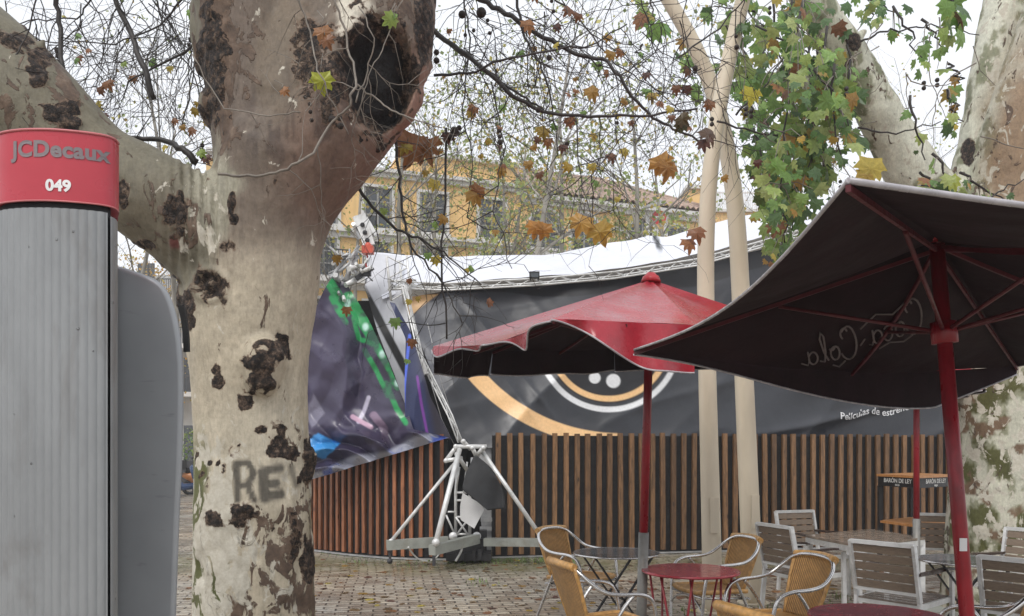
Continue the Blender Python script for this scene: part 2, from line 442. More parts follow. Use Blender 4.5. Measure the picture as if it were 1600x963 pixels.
# hip end and rear slope
m.add([W(R1+.35, .45, 12.6), W(R1-3.1, dr, zr), W(R1+.35, -9.2, 12.6)], [(0, 1, 2)])
m.add([W(R0+.1, dr, zr), W(R1-3.1, dr, zr), W(R1+.35, -9.2, 12.6), W(R0+.1, -9.2, 12.6)], [(0, 1, 2, 3)])
m.tube([W(R0+.1, dr, zr+.05), W(R1-3.1, dr, zr+.05), W(R1+.35, .45, 12.68)], .14, 8)
obj('roof', m, MT['tile'], br)
for px, z1, z0, wd in ((852, 12.0, 10.3, 1.5), (912, 12.0, 10.3, 1.3), (1003, 12.05, 10.3, 1.45), (1057, 11.9, 10.3, 1.4)):
    window(br, fu(px), z0, z1, wd, arch=True)
    window(br, fu(px), 6.2, 8.6, wd*.8)
# small canopy frame with sign on the facade
sg = thing('sign_gantry', 'grey metal sign frame with small pitched top in front of arched windows', 'sign frame', G(1030, 33.0))
m = M()
def gp(px, py, Y=33.0): return P(px, py, Y)
for px in (1012, 1022, 1040): m.beam(gp(px, 700+F*EYE/33.0), gp(px, 330), .14, .14, (0, 1, 0))
for py in (345, 372, 398): m.beam(gp(1012, py), gp(1040, py), .1, .1, (0, 1, 0))
obj('frame', m, MT['white_metal'], sg)
m = M(); m.add([gp(1003, 327, 32.5), gp(1028, 311, 32.5), gp(1042, 318, 32.5), gp(1003, 327, 34), gp(1028, 311, 34), gp(1042, 318, 34)],
               [(0, 1, 4, 3), (1, 2, 5, 4), (0, 2, 1), (3, 4, 5)]); obj('top', m, MT['alu_dull'], sg, solid=.06)
m = M(); c = gp(1030, 340, 32.85); n = 24
m.add([c+Vector((.28*math.cos(2*PI*i/n), 0, .28*math.sin(2*PI*i/n))) for i in range(n)], [tuple(range(n))]); sgn = obj('round_sign', m, simple('sign_red', (.6, .03, .03), .4), sg, solid=.03)
m = M(); m.box(c+Vector((0, -.03, 0)), (.38, .01, .09)); obj('white_bar', m, MT['white'], sgn)

b3 = thing('far_yellow_building', 'far ochre building block with flat top and white roof railing', 'building', G(1150, 47))
m = M(); a = G(1078, 47); b = G(1113, 48.5)
def blk(m, p0, p1, Y, dep, z0, z1, mi=0):
    x0 = (p0-CX)/F*Y; x1 = (p1-CX)/F*Y; m.box(((x0+x1)/2, Y+dep/2, (z0+z1)/2), (x1-x0, dep, z1-z0), 0, mi)
blk(m, 1074, 1113, 47, 7, 0, 16.2); blk(m, 1113.2, 2500, 47.4, 7, 0, 15.0); obj('wall', m, MT['ochre'], b3)
m = M(); blk(m, 1072, 1115, 46.8, 7.4, 16.203, 16.4); blk(m, 1115.2, 2501, 47.2, .5, 15.003, 15.15)
obj('cornice', m, MT['trim'], b3)
m = M()
for i in range(40):
    px = 1116+i*2.6; x = (px-CX)/F*47.4; m.box((x, 47.4, 15.65), (.04, .04, 1.0))
m.box(((1167-CX)/F*47.4, 47.4, 16.15), (104/F*47.4, .08, .08)); obj('railing', m, MT['white'], b3)
m = M()
del m
for px in [1140, 1180, 1222, 1262]+list(range(1310, 2480, 62)):
    for z0_ in ((11.6,) if px < 1300 else (11.6, 8.0, 4.4)):
        m = M(); blk(m, px, px+(14 if px < 1300 else 26), 47.36, .05, z0_, z0_+2.0); obj('window', m, MT['glass'], b3)

# balcony block in the gap beside the trunk
b4 = thing('balcony_building', 'pale grey apartment block with white balcony slabs and barred railings', 'building', G(300, 52))
m = M(); blk(m, 110, 420, 52, 8, 0, 12.4); obj('wall', m, stucco('pale_render', (.5, .5, .49), (.4, .4, .39)), b4)
for k in range(4):
    z = 1.62+(700-620)/F*50.5+(k-1)*2.95 if k else 1.9
    zz = z
    m = M(); blk(m, 112, 418, 50.6, 1.38, zz, zz+.28)
    m2 = M()
    for i in range(110): m2.box(((114+i*2.76-CX)/F*50.6, 50.62, zz+.75), (.035, .035, .95))
    m2.box(((265-CX)/F*50.6, 50.62, zz+1.25), (302/F*50.6, .06, .06))
    if k:
        o = obj('balcony', m, MT['trim'], b4); obj('railing', m2, MT['iron'], o)
    for px in (150, 215, 287, 340):
        g = M(); blk(g, px, px+26, 51.95, .1, zz+.3 if k else .1, zz+2.5 if k else 3.0)
        obj('window', g, MT['glass'], b4)
hd = M(); rr = random.Random(5)

# ================================================================== pavilion
def resample(pl, n):
    pl = np.array([tuple(P(*q)) for q in pl]); d = np.r_[0, np.cumsum(np.linalg.norm(np.diff(pl, axis=0), axis=1))]
    t = np.linspace(0, d[-1], n); return np.stack([np.interp(t, d, pl[:, k]) for k in range(3)], 1)
def project(V):
    return CX+F*V[:, 0]/V[:, 1], HY-F*(V[:, 2]-EYE)/V[:, 1]
def blur(B, it):
    for _ in range(it):
        B[1:-1] = (B[:-2]+2*B[1:-1]+B[2:])/4; B[:, 1:-1] = (B[:, :-2]+2*B[:, 1:-1]+B[:, 2:])/4
    return B
def loft(L, R, nu, nv, wr, extra=None):
    """L,R polylines from top to bottom; nu across, nv down. wr(u,v,p)->offset towards the camera"""
    a = resample(L, nv); b = resample(R, nv); s = np.linspace(0, 1, nu)
    A = a[None, :, :]*(1-s)[:, None, None]+b[None, :, :]*s[:, None, None]
    U, V = np.meshgrid(s, np.linspace(0, 1, nv), indexing='ij')
    fl = A.reshape(-1, 3).copy(); px, py = project(fl)
    off = wr(U.ravel(), V.ravel(), fl)
    B = fl.copy(); B[:, 1] -= off
    B[:, 0] -= off*B[:, 0]/np.maximum(fl[:, 1], 1)*1.0
    B = blur(B.reshape(nu, nv, 3), 4)
    return B, px, py
def fold(x): f = x-np.floor(x); return np.minimum(f/.66, (1-f)/.34)
def ridge(p, s): return 1-np.abs(2*vnoise(p, s)-1)

pv = thing('event_pavilion', 'storm damaged black and white fabric pavilion with round eye artwork on its banner', 'pavilion', G(1050, 13))
BT = [(624, 458, 12.5), (700, 446, 12.6), (830, 440, 12.75), (960, 430, 12.9), (1090, 410, 13.2), (1215, 378, 13.4), (1330, 345, 13.7), (1520, 300, 13.9)]
BB = [(722, 700, 12.25), (770, 700, 12.3), (900, 700, 12.6), (1010, 700, 12.85), (1110, 700, 13.1), (1215, 700, 13.4), (1330, 700, 13.65), (1520, 700, 14.0)]
nu, nv = 620, 200
def bil(BT, BB, nu, nv, wr):
    a = resample(BT, nu); b = resample(BB, nu); s = np.linspace(0, 1, nv)
    A = a[:, None, :]*(1-s)[None, :, None]+b[:, None, :]*s[None, :, None]
    fl = A.reshape(-1, 3).copy(); px, py = project(fl)
    U, V = np.meshgrid(np.linspace(0, 1, nu), s, indexing='ij'); off = wr(U.ravel(), V.ravel(), fl)
    fl[:, 1] -= off
    return blur(fl.reshape(nu, nv, 3), 6), px, py
def wrmain(u, v, p):
    o = -0.45*(1-v)**1.5
    # diagonal pulls from the corners, horizontal sag folds at the foot
    q = np.stack([p[:, 0]*0.55-p[:, 2]*0.55, p[:, 2]*0.25+p[:, 0]*0.2, p[:, 1]*0], 1)
    o += 0.10*ridge(q*1.4, 3)**2
    q2 = np.stack([p[:, 0]*0.35, p[:, 2]*2.0-p[:, 0]*0.5, p[:, 1]*0], 1)
    o += (0.03+0.07*sstep(.5, 1, v))*ridge(q2, 5)**3*(0.5+.5*u)
    o += 0.03*fbm(p*np.array([2.2, 0, 2.2]), 4, 9)
    o += 0.05*ridge(np.stack([p[:, 0]*3+p[:, 2]*2.2, p[:, 2]*.35, p[:, 1]*0], 1), 11)**3*sstep(.3, 0, u)
    return o
A, px, py = bil(BT, BB, nu, nv, wrmain)
def smooth_in(d, w=1.2): return sstep(w, -w, d)
base = np.zeros((len(px), 3)); base[:] = lin(54, 56, 62)
lt = np.array(lin(98, 100, 108)); f = sstep(0, 60, 720-px+0*py)[:, None]; base = base*(1-f)+lt*f  # left end lighter: sky sheen put into the base colour
tn = fbm(A.reshape(-1, 3)*1.5, 4, 21)[:, None]; base *= 0.8+0.4*tn
ORG = np.array(lin(240, 196, 142)); WHT = np.array(lin(225, 226, 228))
def over(c, mask): 
    global base
    base = base*(1-mask[:, None])+c*mask[:, None]
r = np.hypot(px-952, (py-530)*1.0)
over(np.array(lin(38, 38, 42)), smooth_in(r-100)*sstep(490, 520, py))
over(WHT, smooth_in(np.abs(r-110)-4.3)*sstep(508, 516, py)); over(ORG, smooth_in(np.abs(r-93)-4.5)*sstep(508, 516, py))
# outer almond lid, lower arc and upper arc
r2 = np.hypot(px-965, py-395); w2 = np.clip((1010-px)/300, 0, 1)*9
over(ORG, smooth_in(np.abs(r2-292)-9-w2*.5)*sstep(560, 574, py)*(px < 965))
e1 = (py-455)+(px-692)*-1.0*0.0
d1 = (px-628)/(698-628); cur = 503-(d1**0.75)*62
over(ORG, smooth_in(py-cur)*(px < 720))
for cx, cy, rr_ in ((908, 573, 9), (930, 590, 9), (959, 595, 11), (1000, 560, 10), (975, 540, 9)):
    over(WHT, smooth_in(np.hypot(px-cx, py-cy)-rr_))
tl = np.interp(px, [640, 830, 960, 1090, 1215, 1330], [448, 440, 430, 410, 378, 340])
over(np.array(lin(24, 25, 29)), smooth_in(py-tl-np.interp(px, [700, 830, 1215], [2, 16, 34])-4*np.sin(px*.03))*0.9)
m = M(); m.grid(A)
MT['banner'] = painted('wet_banner_fabric', 0.38, 0.1, 25, 0.12)
bo = obj('banner', m, MT['banner'], pv, colors=base)

def text_mesh(s, size, ext=0.003, bold=0.0, spacing=1.0, align='CENTER', shear=0.0):
    cu = bpy.data.curves.new('t', 'FONT'); cu.body = s; cu.size = size; cu.extrude = ext; cu.offset = bold
    cu.align_x = align; cu.space_character = spacing; cu.shear = shear; cu.resolution_u = 4
    o = bpy.data.objects.new('t', cu); COL.objects.link(o)
    bpy.context.view_layer.update()
    me = bpy.data.meshes.new_from_object(o.evaluated_get(bpy.context.evaluated_depsgraph_get()))
    V = [v.co.copy() for v in me.vertices]; Fc = [tuple(p.vertices) for p in me.polygons]
    bpy.data.objects.remove(o); bpy.data.curves.remove(cu); bpy.data.meshes.remove(me)
    return V, Fc
def put_text(name, s, size, mat, parent, fn, **k):
    V, Fc = text_mesh(s, size, **k); m = M(); m.add([fn(v) for v in V], Fc); return obj(name, m, mat, parent)
# caption on the banner, following the sag
fy = A[:, :, 1]; AX = A[:, :, 0]; AZ = A[:, :, 2]
fx, fzz, fyy = AX.ravel(), AZ.ravel(), fy.ravel()
def banner_y(x, z):
    i = np.argmin((fx-x)**2+(fzz-z)**2); return fyy[i]
tp0 = P(1316, 654, 13.45); slope = 0.10
def capfn(v):
    x = tp0.x+v.x; z = tp0.z+v.y+v.x*slope-0.03*math.sin(v.x*9)
    return Vector((x, banner_y(x, z)-0.012+(-v.z), z))
put_text('banner_text', 'Películas de estreno', 0.155, simple('print_white', (.75, .75, .77), .5), bo, capfn, bold=0.002, align='LEFT')

# roof sheet
RT = [(575, 398, 13.9), (640, 401, 14.2), (760, 403, 14.4), (850, 400, 14.6), (920, 388, 14.8), (985, 378, 15), (1020, 370, 15.1), (1036, 372, 15.1), (1120, 350, 15.4), (1212, 328, 15.7), (1330, 300, 16), (1520, 250, 16.5)]
RB = [(600, 470, 12.75), (650, 446, 12.8), (760, 441, 12.9), (850, 434, 13.0), (920, 428, 13.1), (985, 420, 13.2), (1028, 413, 13.3), (1040, 411, 13.3), (1120, 392, 13.45), (1212, 366, 13.6), (1330, 333, 13.9), (1520, 285, 14.2)]
def wrroof(u, v, p):
    o = 0.14*fold(p[:, 0]*1.1+p[:, 1]*.8+1.5*fbm(p*.5, 3, 4))*.5+.12*fold(p[:, 0]*.7-p[:, 1]*1.2+2*fbm(p*.6, 3, 6))+.04*fbm(p*2, 3, 3)
    o += 0.35*np.exp(-((u-.47)/.008)**2)*0
    return o
A2, px2, py2 = bil(RT, RB, 300, 40, wrroof)
A2[:, :, 2] += 0.03*np.sin(np.linspace(0, 1, 300)*38)[:, None]*np.linspace(0.4, 0, 40)[None, :]
cc = np.ones((300*40, 3))*np.array(lin(216, 218, 226))
cc *= (0.9+0.15*fbm(A2.reshape(-1, 3)*2.5, 4, 8))[:, None]
q = np.abs(px2-(1022+(py2-370)*.28)); k_ = sstep(5.5, 2.5, q)*sstep(400, 388, py2); cc = cc*(1-k_[:, None])+np.array(lin(36, 44, 50))*k_[:, None]
m = M(); m.grid(A2); obj('roof_sheet', m, painted('white_roof_fabric', .45, .1, 12, .06), pv, colors=cc)
# rear and right of the body so it stands as a volume
m = M(); pts = [(int(p_[0]), p_[1], p_[2]) for p_ in RT]
top = [P(*q) for q in RT]; back = [v+Vector((0, 5.5, .2)) for v in top]
vs = top+back+[Vector((v.x, v.y, 0)) for v in back]; n_ = len(top)
m.add(vs, [(i, i+1, n_+i+1, n_+i) for i in range(n_-1)]+[(n_+i, n_+i+1, 2*n_+i+1, 2*n_+i) for i in range(n_-1)])
obj('rear_sheet', m, MT['white'], pv)
# top truss
def truss(m, pts, w=0.3, r=0.022, step=0.35, dn=Vector((0, 0, -1)), bk=Vector((0, 1, 0))):
    a = [Vector(p) for p in pts]; b = [p+dn*w for p in a]; c = [p+bk*w+dn*w*.5 for p in a]
    for q in (a, b, c): m.tube(q, r, 6)
    for i in range(len(a)-1):
        L = (a[i+1]-a[i]).length; n = max(1, int(L/step))
        for k in range(n):
            t, t1 = k/n, (k+.5)/n; t2 = (k+1)/n
            A_ = a[i].lerp(a[i+1], t); Bm = b[i].lerp(b[i+1], t1); C_ = a[i].lerp(a[i+1], t2); Cm = c[i].lerp(c[i+1], t1)
            m.tube([A_, Bm], r*.5, 4, cap=False); m.tube([Bm, C_], r*.5, 4, cap=False)
            m.tube([A_, Cm], r*.5, 4, cap=False); m.tube([Bm, Cm], r*.5, 4, cap=False)
m = M(); tp = [P(632, 441, 12.35), P(700, 443, 12.4), P(830, 436, 12.5), P(960, 425, 12.7), P(1090, 405, 13.0), P(1215, 370, 13.2), P(1330, 336, 13.5), P(1520, 290, 13.7)]
truss(m, tp, .10, .015, .34); obj('top_truss', m, MT['white_metal'], pv)
fl = thing('floodlight', 'small black box floodlight on the top truss above the banner', 'floodlight', P(835, 431, 12.4))
m = M(); m.box(P(835, 430, 12.4), (.15, .12, .085)); obj('housing', m, MT['black'], fl)
m = M(); m.box(P(835, 430, 12.33), (.12, .012, .06)); obj('lens', m, MT['glass'], fl)
m = M(); m.beam(P(829, 434, 12.4), P(829, 439, 12.4), .02, .02); m.beam(P(841, 434, 12.4), P(841, 439, 12.4), .02, .02); obj('bracket', m, MT['black'], fl)
# leaning leg line on the banner's left edge
m = M(); truss(m, [P(628, 448, 12.2), P(655, 560, 12.1), P(700, 650, 11.9), P(716, 692, 11.8)], .06, .013, .4, Vector((1, 0, .3)).normalized())
m.beam(P(655, 563, 12), P(664, 586, 12), .12, .12); obj('leaning_leg', m, MT['white_metal'], pv)
m = M()
for q in ([(640, 470), (665, 570), (690, 655), (712, 700)], [(668, 505), (690, 600), (720, 690)]):
    m.tube([P(x, y, 11.95) for x, y in q], .006, 4)
obj('guy_wire', m, MT['alu_dull'], pv)
# dark body behind everything on the left half
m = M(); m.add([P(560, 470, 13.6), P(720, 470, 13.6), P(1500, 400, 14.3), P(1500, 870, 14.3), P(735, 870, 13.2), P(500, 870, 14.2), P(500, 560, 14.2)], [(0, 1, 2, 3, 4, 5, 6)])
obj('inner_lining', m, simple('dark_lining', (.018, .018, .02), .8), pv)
# white sheet hanging at the break
def wrw(u, v, p): return .10*ridge(np.stack([p[:, 0]*3.2, p[:, 2]*.5, p[:, 1]*0], 1), 31)**2+.03*fbm(p*4, 3, 5)
A3, a1, a2 = loft([(572, 398, 13.2), (570, 450, 12.9), (590, 520, 12.7), (618, 590, 12.6), (640, 660, 12.5)], [(628, 402, 13.4), (630, 455, 12.8), (645, 540, 12.5), (662, 610, 12.4), (700, 690, 12.3)], 60, 120, wrw)
cc = np.ones((7200, 3))*np.array(lin(205, 206, 212))*(0.8+.3*fbm(A3.reshape(-1, 3)*3, 4, 2))[:, None]
k_ = sstep(9, 5, np.abs(a1-(560+(a2-440)*.53)))*sstep(430, 470, a2); cc = cc*(1-k_[:, None])+.02*k_[:, None]
m = M(); m.grid(A3); obj('hanging_sheet', m, painted('white_sheet', .5, .1, 12, .08), pv, colors=cc)

# ---- collapsed printed banner on the left
cb = thing('collapsed_banner', 'crumpled dark purple printed banner with green lettering slumped over the curved fence', 'banner', G(570, 12.2))
def wrc(u, v, p):
    w1 = fbm(p*.9, 3, 47); w2 = fbm(p*1.3, 3, 48)
    o = .20*fold(p[:, 0]*1.25+p[:, 2]*.35+1.6*w1)+.06*fold(p[:, 0]*1.3-p[:, 2]*.8+1.8*w2)*fbm(p*1.1, 2, 49)*2
    o += .10*ridge(np.stack([p[:, 0]*1.3+p[:, 2]*.5, p[:, 2]*.55, p[:, 1]*0], 1), 41)**1.5
    o += .02*fold(p[:, 0]*2.6+p[:, 2]*2.2+2.5*w1)*w2*2
    o += .26*sstep(.66, .9, v)*fold(p[:, 2]*3.2+p[:, 0]*1.0+2.4*w2)+.05*fbm(p*3, 3, 6)
    return o
L_ = [(519, 438, 12.3), (505, 462, 12.25), (478, 520, 12.3), (470, 600, 12.4), (474, 690, 12.4), (484, 749, 12.55)]
R_ = [(541, 446, 12.4), (575, 500, 12.3), (608, 570, 12.1), (636, 640, 12.05), (646, 672, 11.95), (702, 684, 11.75)]
A4, p4, q4 = loft(L_, R_, 190, 260, wrc)
n4 = len(p4); V4 = A4.reshape(-1, 3)
c4 = np.ones((n4, 3))*np.array(lin(74, 68, 92)); nz = fbm(V4*np.array([2.2, 1, 1.6]), 5, 51)
c4 *= (0.55+.75*nz)[:, None]
def mixc(c, col, k): k = np.clip(k, 0, 1)[:, None]; return c*(1-k)+np.array(col)*k
def stroke(pl, w, px, py, soft=2.0):
    d = np.full(len(px), 1e9)
    for (x0, y0), (x1, y1) in zip(pl[:-1], pl[1:]):
        dx, dy = x1-x0, y1-y0; t = np.clip(((px-x0)*dx+(py-y0)*dy)/(dx*dx+dy*dy+1e-9), 0, 1)
        d = np.minimum(d, np.hypot(px-x0-t*dx, py-y0-t*dy))
    return sstep(w/2+soft, w/2-soft*.3, d)
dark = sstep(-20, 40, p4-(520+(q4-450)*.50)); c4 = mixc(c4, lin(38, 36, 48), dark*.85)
jit = 5*(fbm(V4*4, 3, 3)-.5); jb = 60*(fbm(V4*2.6, 4, 33)-.5)
GR = lin(44, 150, 86)
for pl, w_ in (([(516, 448), (530, 470), (540, 490)], 16), ([(517, 470), (528, 490), (540, 508)], 7), ([(545, 470), (560, 490), (580, 520), (586, 534)], 22), ([(552, 500), (560, 530), (583, 540)], 6),
               ([(570, 549), (590, 585), (606, 620)], 6), ([(592, 548), (612, 580), (622, 605)], 13), ([(606, 615), (616, 585)], 6), ([(603, 600), (620, 640), (634, 662)], 7), ([(617, 590), (634, 618)], 7)):
    c4 = mixc(c4, GR, stroke(pl, w_, p4+jit, q4+jit)*(.25+.75*sstep(.36, .5, fbm(V4*5, 3, 90))))
for x, y in ((543, 477), (571, 513), (597, 556), (621, 600)): c4 = mixc(c4, lin(190, 225, 215), sstep(7, 2, np.hypot((p4-x), (q4-y)*.8)+jit*.4))
c4 = mixc(c4, lin(190, 185, 205), stroke([(576, 622), (568, 645), (560, 660)], 5, p4, q4)); c4 = mixc(c4, lin(196, 160, 182), stroke([(552, 652), (580, 668)], 6, p4+jit, q4)); c4 = mixc(c4, lin(150, 128, 150), stroke([(585, 650), (600, 670), (603, 690)], 10, p4+jit*2, q4+jit)*.8)
low = sstep(.80, .86, np.tile(np.linspace(0, 1, 260), 190)); c4 = mixc(c4, lin(46, 40, 62), sstep(.5, .62, ridge(V4*np.array([2, 0, 5]), 61))*sstep(655, 690, q4)*.9)
c4 = mixc(c4, lin(60, 140, 205), sstep(.0, 5, 24-np.abs(p4-500+jb*.5)*.75-np.abs(q4-697+jb*.4+(p4-500)*.2)*1.2))
btm = sstep(-16, -8, q4-(749-(p4-484)*.30)+4*np.sin(p4*.06)); c4 = mixc(c4, lin(150, 152, 165), btm); c4 = mixc(c4, lin(60, 80, 150), btm*sstep(.6, .7, fbm(V4*3, 3, 71)))
c4 = mixc(c4, lin(135, 132, 150), sstep(0, 5, 19-np.abs(p4-490+jb*.3)-np.abs(q4-645+jb*.3)*.6)*.7)
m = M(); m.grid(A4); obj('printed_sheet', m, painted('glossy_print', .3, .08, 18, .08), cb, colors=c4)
# blue and violet twisted strip, dark triangle
def wrb(u, v, p): return .12*ridge(np.stack([p[:, 0]*4, p[:, 2]*.5, p[:, 1]*0], 1), 81)**1.5
A5, p5, q5 = loft([(609, 474, 12.1), (620, 500, 12), (634, 530, 11.95), (632, 600, 11.9), (634, 686, 11.9)], [(617, 476, 12.1), (640, 515, 12), (655, 560, 11.95), (672, 620, 11.9), (706, 686, 11.85)], 60, 110, wrb)
c5 = np.ones((6600, 3))*np.array(lin(40, 48, 86)); c5 *= (.6+.7*fbm(A5.reshape(-1, 3)*2, 4, 5))[:, None]
c5 = mixc(c5, lin(44, 40, 52), sstep(0, 14, p5-(644+(q5-540)*.20))); c5 = mixc(c5, lin(84, 110, 220), stroke([(640, 525), (632, 600), (630, 650)], 3.5, p5, q5, 1.5)); c5 = mixc(c5, lin(120, 60, 150), stroke([(652, 590), (658, 630), (668, 680)], 3, p5, q5, 1.5))
m = M(); m.grid(A5); obj('twisted_strip', m, MT['banner'], cb, colors=c5)

# ---- slatted fences
def fence(label, pts, pitch, sw, h, mat, name='slatted_fence', curve=None):
    t = thing(name, label, 'fence', (pts[0][0], pts[0][1], 0))
    m = M(); b = M(); P2 = [Vector((x, y, 0)) for x, y in pts]
    r = random.Random(11)
    for i in range(len(P2)-1):
        a, c = P2[i], P2[i+1]; L = (c-a).length; d = (c-a).normalized(); n = max(1, round(L/pitch)); rz = math.atan2(d.y, d.x)
        nn = Vector((d.y, -d.x, 0))
        b.box((a+c)/2+Vector((0, 0, h/2-.01)), (L, .02, h-.06), rz)
        for k in range(n):
            p = a+d*(k+.5)*L/n+nn*.045+d*r.gauss(0, .004)
            R = Matrix.Rotation(rz, 3, 'Z')@Matrix.Rotation(r.gauss(0, .004), 3, 'Y')
            m.box(p+Vector((0, 0, h/2+.02+r.gauss(0, .006))), (sw*r.uniform(.93, 1.05), .045, h-.05), mi=0, rot=R)
    obj('backing_panel', b, simple('black_backing', (.010, .010, .011), .7), t); obj('slats', m, mat, t)
    s = M()
    for i in range(len(P2)-1):
        a, c = P2[i], P2[i+1]; s.beam(a+Vector((0, -.12, .02)), c+Vector((0, -.12, .02)), .035, .022)
    obj('foot_rail', s, MT['alu_dull'], t)
    return t
def g2(px, Y): return ((px-CX)/F*Y, Y)
fence('long straight fence of brown vertical slats over black panels below the eye banner', [g2(769, 12.1), g2(1200, 13.05), g2(1500, 13.75)], .168, .073, 1.82, MT['slat_brown'])
fence('shorter curved fence of reddish slats under the crumpled purple banner', [g2(440, 13.6), g2(492, 12.95), g2(545, 12.45), g2(600, 12.1), g2(650, 11.95), g2(699, 11.9)], .138, .054, 1.80, MT['slat_red'])

# ---- outrigger base in the gap
ob = thing('truss_base', 'white tubular outrigger base of broken truss tower between the two fences', 'truss base', G(725, 11.5))
m = M()
m.beam(P(604, 852, 11.1), P(700, 846, 11.3), .11, .13); obj('beam', m, MT['greybeam'], ob)
m = M(); m.beam(P(675, 860, 10.7), P(745, 842, 11.5), .11, .13); obj('beam', m, MT['greybeam'], ob)
m = M(); m.beam(P(757, 847, 11.5), P(858, 848, 11.3), .11, .11); obj('beam', m, MT['greybeam'], ob)
for a, b, r in (((611, 846, 11.1), (712, 722, 11.45), .024), ((681, 848, 10.7), (718, 702, 11.4), .036), ((845, 838, 11.3), (752, 703, 11.5), .03)):
    m = M(); m.tube([P(*a), P(*b)], r, 10); m.ball(P(*a), r*1.5, 6); obj('brace', m, MT['white_metal'], ob)
m = M()
for a, b in (((712, 698), (760, 698)), ((712, 700), (695, 722)), ((724, 690), (735, 702)), ((697, 720), (722, 716)), ((738, 700), (745, 715)), ((714, 710), (730, 735)), ((755, 700), (745, 712))):
    m.tube([P(a[0], a[1], 11.4), P(b[0], b[1], 11.5)], .03, 8)
    m.ball(P(a[0], a[1], 11.4), .036, 6)
obj('truss_head', m, MT['white_metal'], ob)
m = M()
for x in (712, 734):
    m.tube([P(x+4, 715, 11.6), P(x, 770, 11.6), P(x, 836, 11.6)], .022, 8)
for i, y in enumerate((770, 782, 808, 835)):
    m.tube([P(710, y, 11.6), P(734, y, 11.6)], .018, 6)
for a, b in (((712, 808), (734, 840)), ((734, 808), (712, 838)), ((697, 805), (712, 838)), ((700, 800), (712, 800)), ((718, 730), (712, 770)), ((730, 722), (722, 790))):
    m.tube([P(a[0], a[1], 11.55), P(b[0], b[1], 11.6)], .015, 6)
for x in (708, 745): m.ball(P(x, 838, 11.5), (.06, .04, .06), 8)
obj('broken_ladder_truss', m, MT['white_metal'], ob)
m = M(); m.box(P(733, 868, 11.7)+Vector((0, 0, -.0)), (.62, .4, .10)); m.box(P(730, 853, 11.8), (.5, .3, .22)); m.box(P(755, 845, 11.9), (.1, .2, .3))
for x in (712, 722, 740, 750): m.beam(P(x, 858, 11.45), P(x, 874, 11.45), .05, .05)
obj('ballast_block', m, MT['black'], ob)
m = M(); m.beam(P(608, 858, 11.1), P(610, 877, 11.1), .03, .03); m.ball(P(609, 877, 11.1), .04, 6); m.beam(P(678, 868, 10.7), P(678, 884, 10.7), .04, .04); obj('levelling_foot', m, MT['iron'], ob)
m = M(); m.add([P(748, 700, 12.3), P(768, 695, 12.3), P(768, 876, 12.15), P(755, 876, 12.15), P(751, 800, 12.2)], [(0, 1, 2, 3, 4)]); m.box(P(760, 812, 12.1), (.16, .03, .05)); m.box(P(759, 826, 12.1), (.17, .03, .05)); obj('grey_flap', m, MT['alu_dull'], ob, solid=.01)
for pl_, r_, lb_ in (([(638, 855, 11.1), (645, 866, 11.2), (656, 876, 11.25), (668, 877, 11.3)], .012, 'pale loose cable dangling under the left steel beam'), ([(722, 845, 11.3), (722, 860, 11.2), (712, 877, 11.2)], .016, 'thick pale cable drooping from the black ballast blocks'), ([(690, 860, 11), (682, 872, 11), (673, 876, 11.1)], .01, 'short thin cable under the middle steel beam')):
    m = M(); m.tube(smooth_poly([P(*q) for q in pl_]), r_, 6); tag(obj('loose_cable', m, MT['white_metal'], base=G(680, 11.2)), lb_, 'cable', 'loose cables')
# black cloth and white cloth hanging on it
def cloth(name, L, R, mat, label, seed, wr=.10):
    def wf(u, v, p): return wr*ridge(np.stack([p[:, 0]*5, p[:, 2]*1.2, p[:, 1]*0], 1), seed)**1.3+.02*fbm(p*6, 2, 3)
    A, _, _ = loft(L, R, 30, 36, wf); m = M(); m.grid(A)
    return tag(obj(name, m, mat, base=tuple(A[0, 0]), solid=.006), label, 'cloth')
cloth('cloth', [(741, 712, 11.2), (728, 738, 11.15), (721, 765, 11.1), (737, 776, 11.1), (762, 797, 11.1)], [(745, 712, 11.2), (765, 728, 11.2), (780, 752, 11.2), (788, 772, 11.2), (790, 794, 11.2)], simple('black_cloth', (.018, .019, .021), .55), 'black cloth draped over the broken truss base', 91)
cloth('cloth', [(723, 770, 11.3), (719, 790, 11.3), (719, 812, 11.3), (738, 824, 11.3)], [(735, 778, 11.3), (750, 786, 11.3), (757, 796, 11.3), (741, 826, 11.3)], MT['white'], 'white cloth scrap hanging below the black cloth', 92, .04)

# ---- collapsed truss head above the purple banner
ct = thing('collapsed_truss', 'tangled white and grey truss bars and chain hoist above the purple banner', 'truss', G(560, 12.4))
r = random.Random(4); m = M(); m2 = M()
bars = [((516, 436), (545, 400)), ((545, 400), (552, 430)), ((520, 412), (543, 398)), ((524, 430), (536, 455)), ((536, 440), (580, 418)), ((540, 446), (572, 428)), ((548, 405), (560, 385)), ((555, 440), (575, 405)),
        ((538, 470), (530, 440)), ((516, 430), (530, 460)), ((560, 372), (552, 350)), ((566, 425), (550, 404)), ((556, 395), (540, 440)), ((575, 430), (556, 412)), ((545, 420), (570, 416)), ((530, 425), (560, 400))]
for i, (a, b) in enumerate(bars):
    d = r.uniform(-.3, .3); (m if i % 3 else m2).tube([P(a[0], a[1], 12.3+d), P(b[0], b[1], 12.3-d)], r.choice([.03, .025, .04]), 7)
for k in range(22):
    a = (r.uniform(518, 575), r.uniform(395, 450)); b = (a[0]+r.uniform(-16, 16), a[1]+r.uniform(-18, 18)); m2.tube([P(a[0], a[1], 12.3), P(b[0], b[1], 12.5)], .014, 5)
truss(m, [P(611, 470, 12.3), P(604, 400, 12.3)], .3, .02, .25, Vector((1, 0, 0))); truss(m, [P(606, 440, 12.4), P(650, 438, 12.4)], .12, .02, .15)
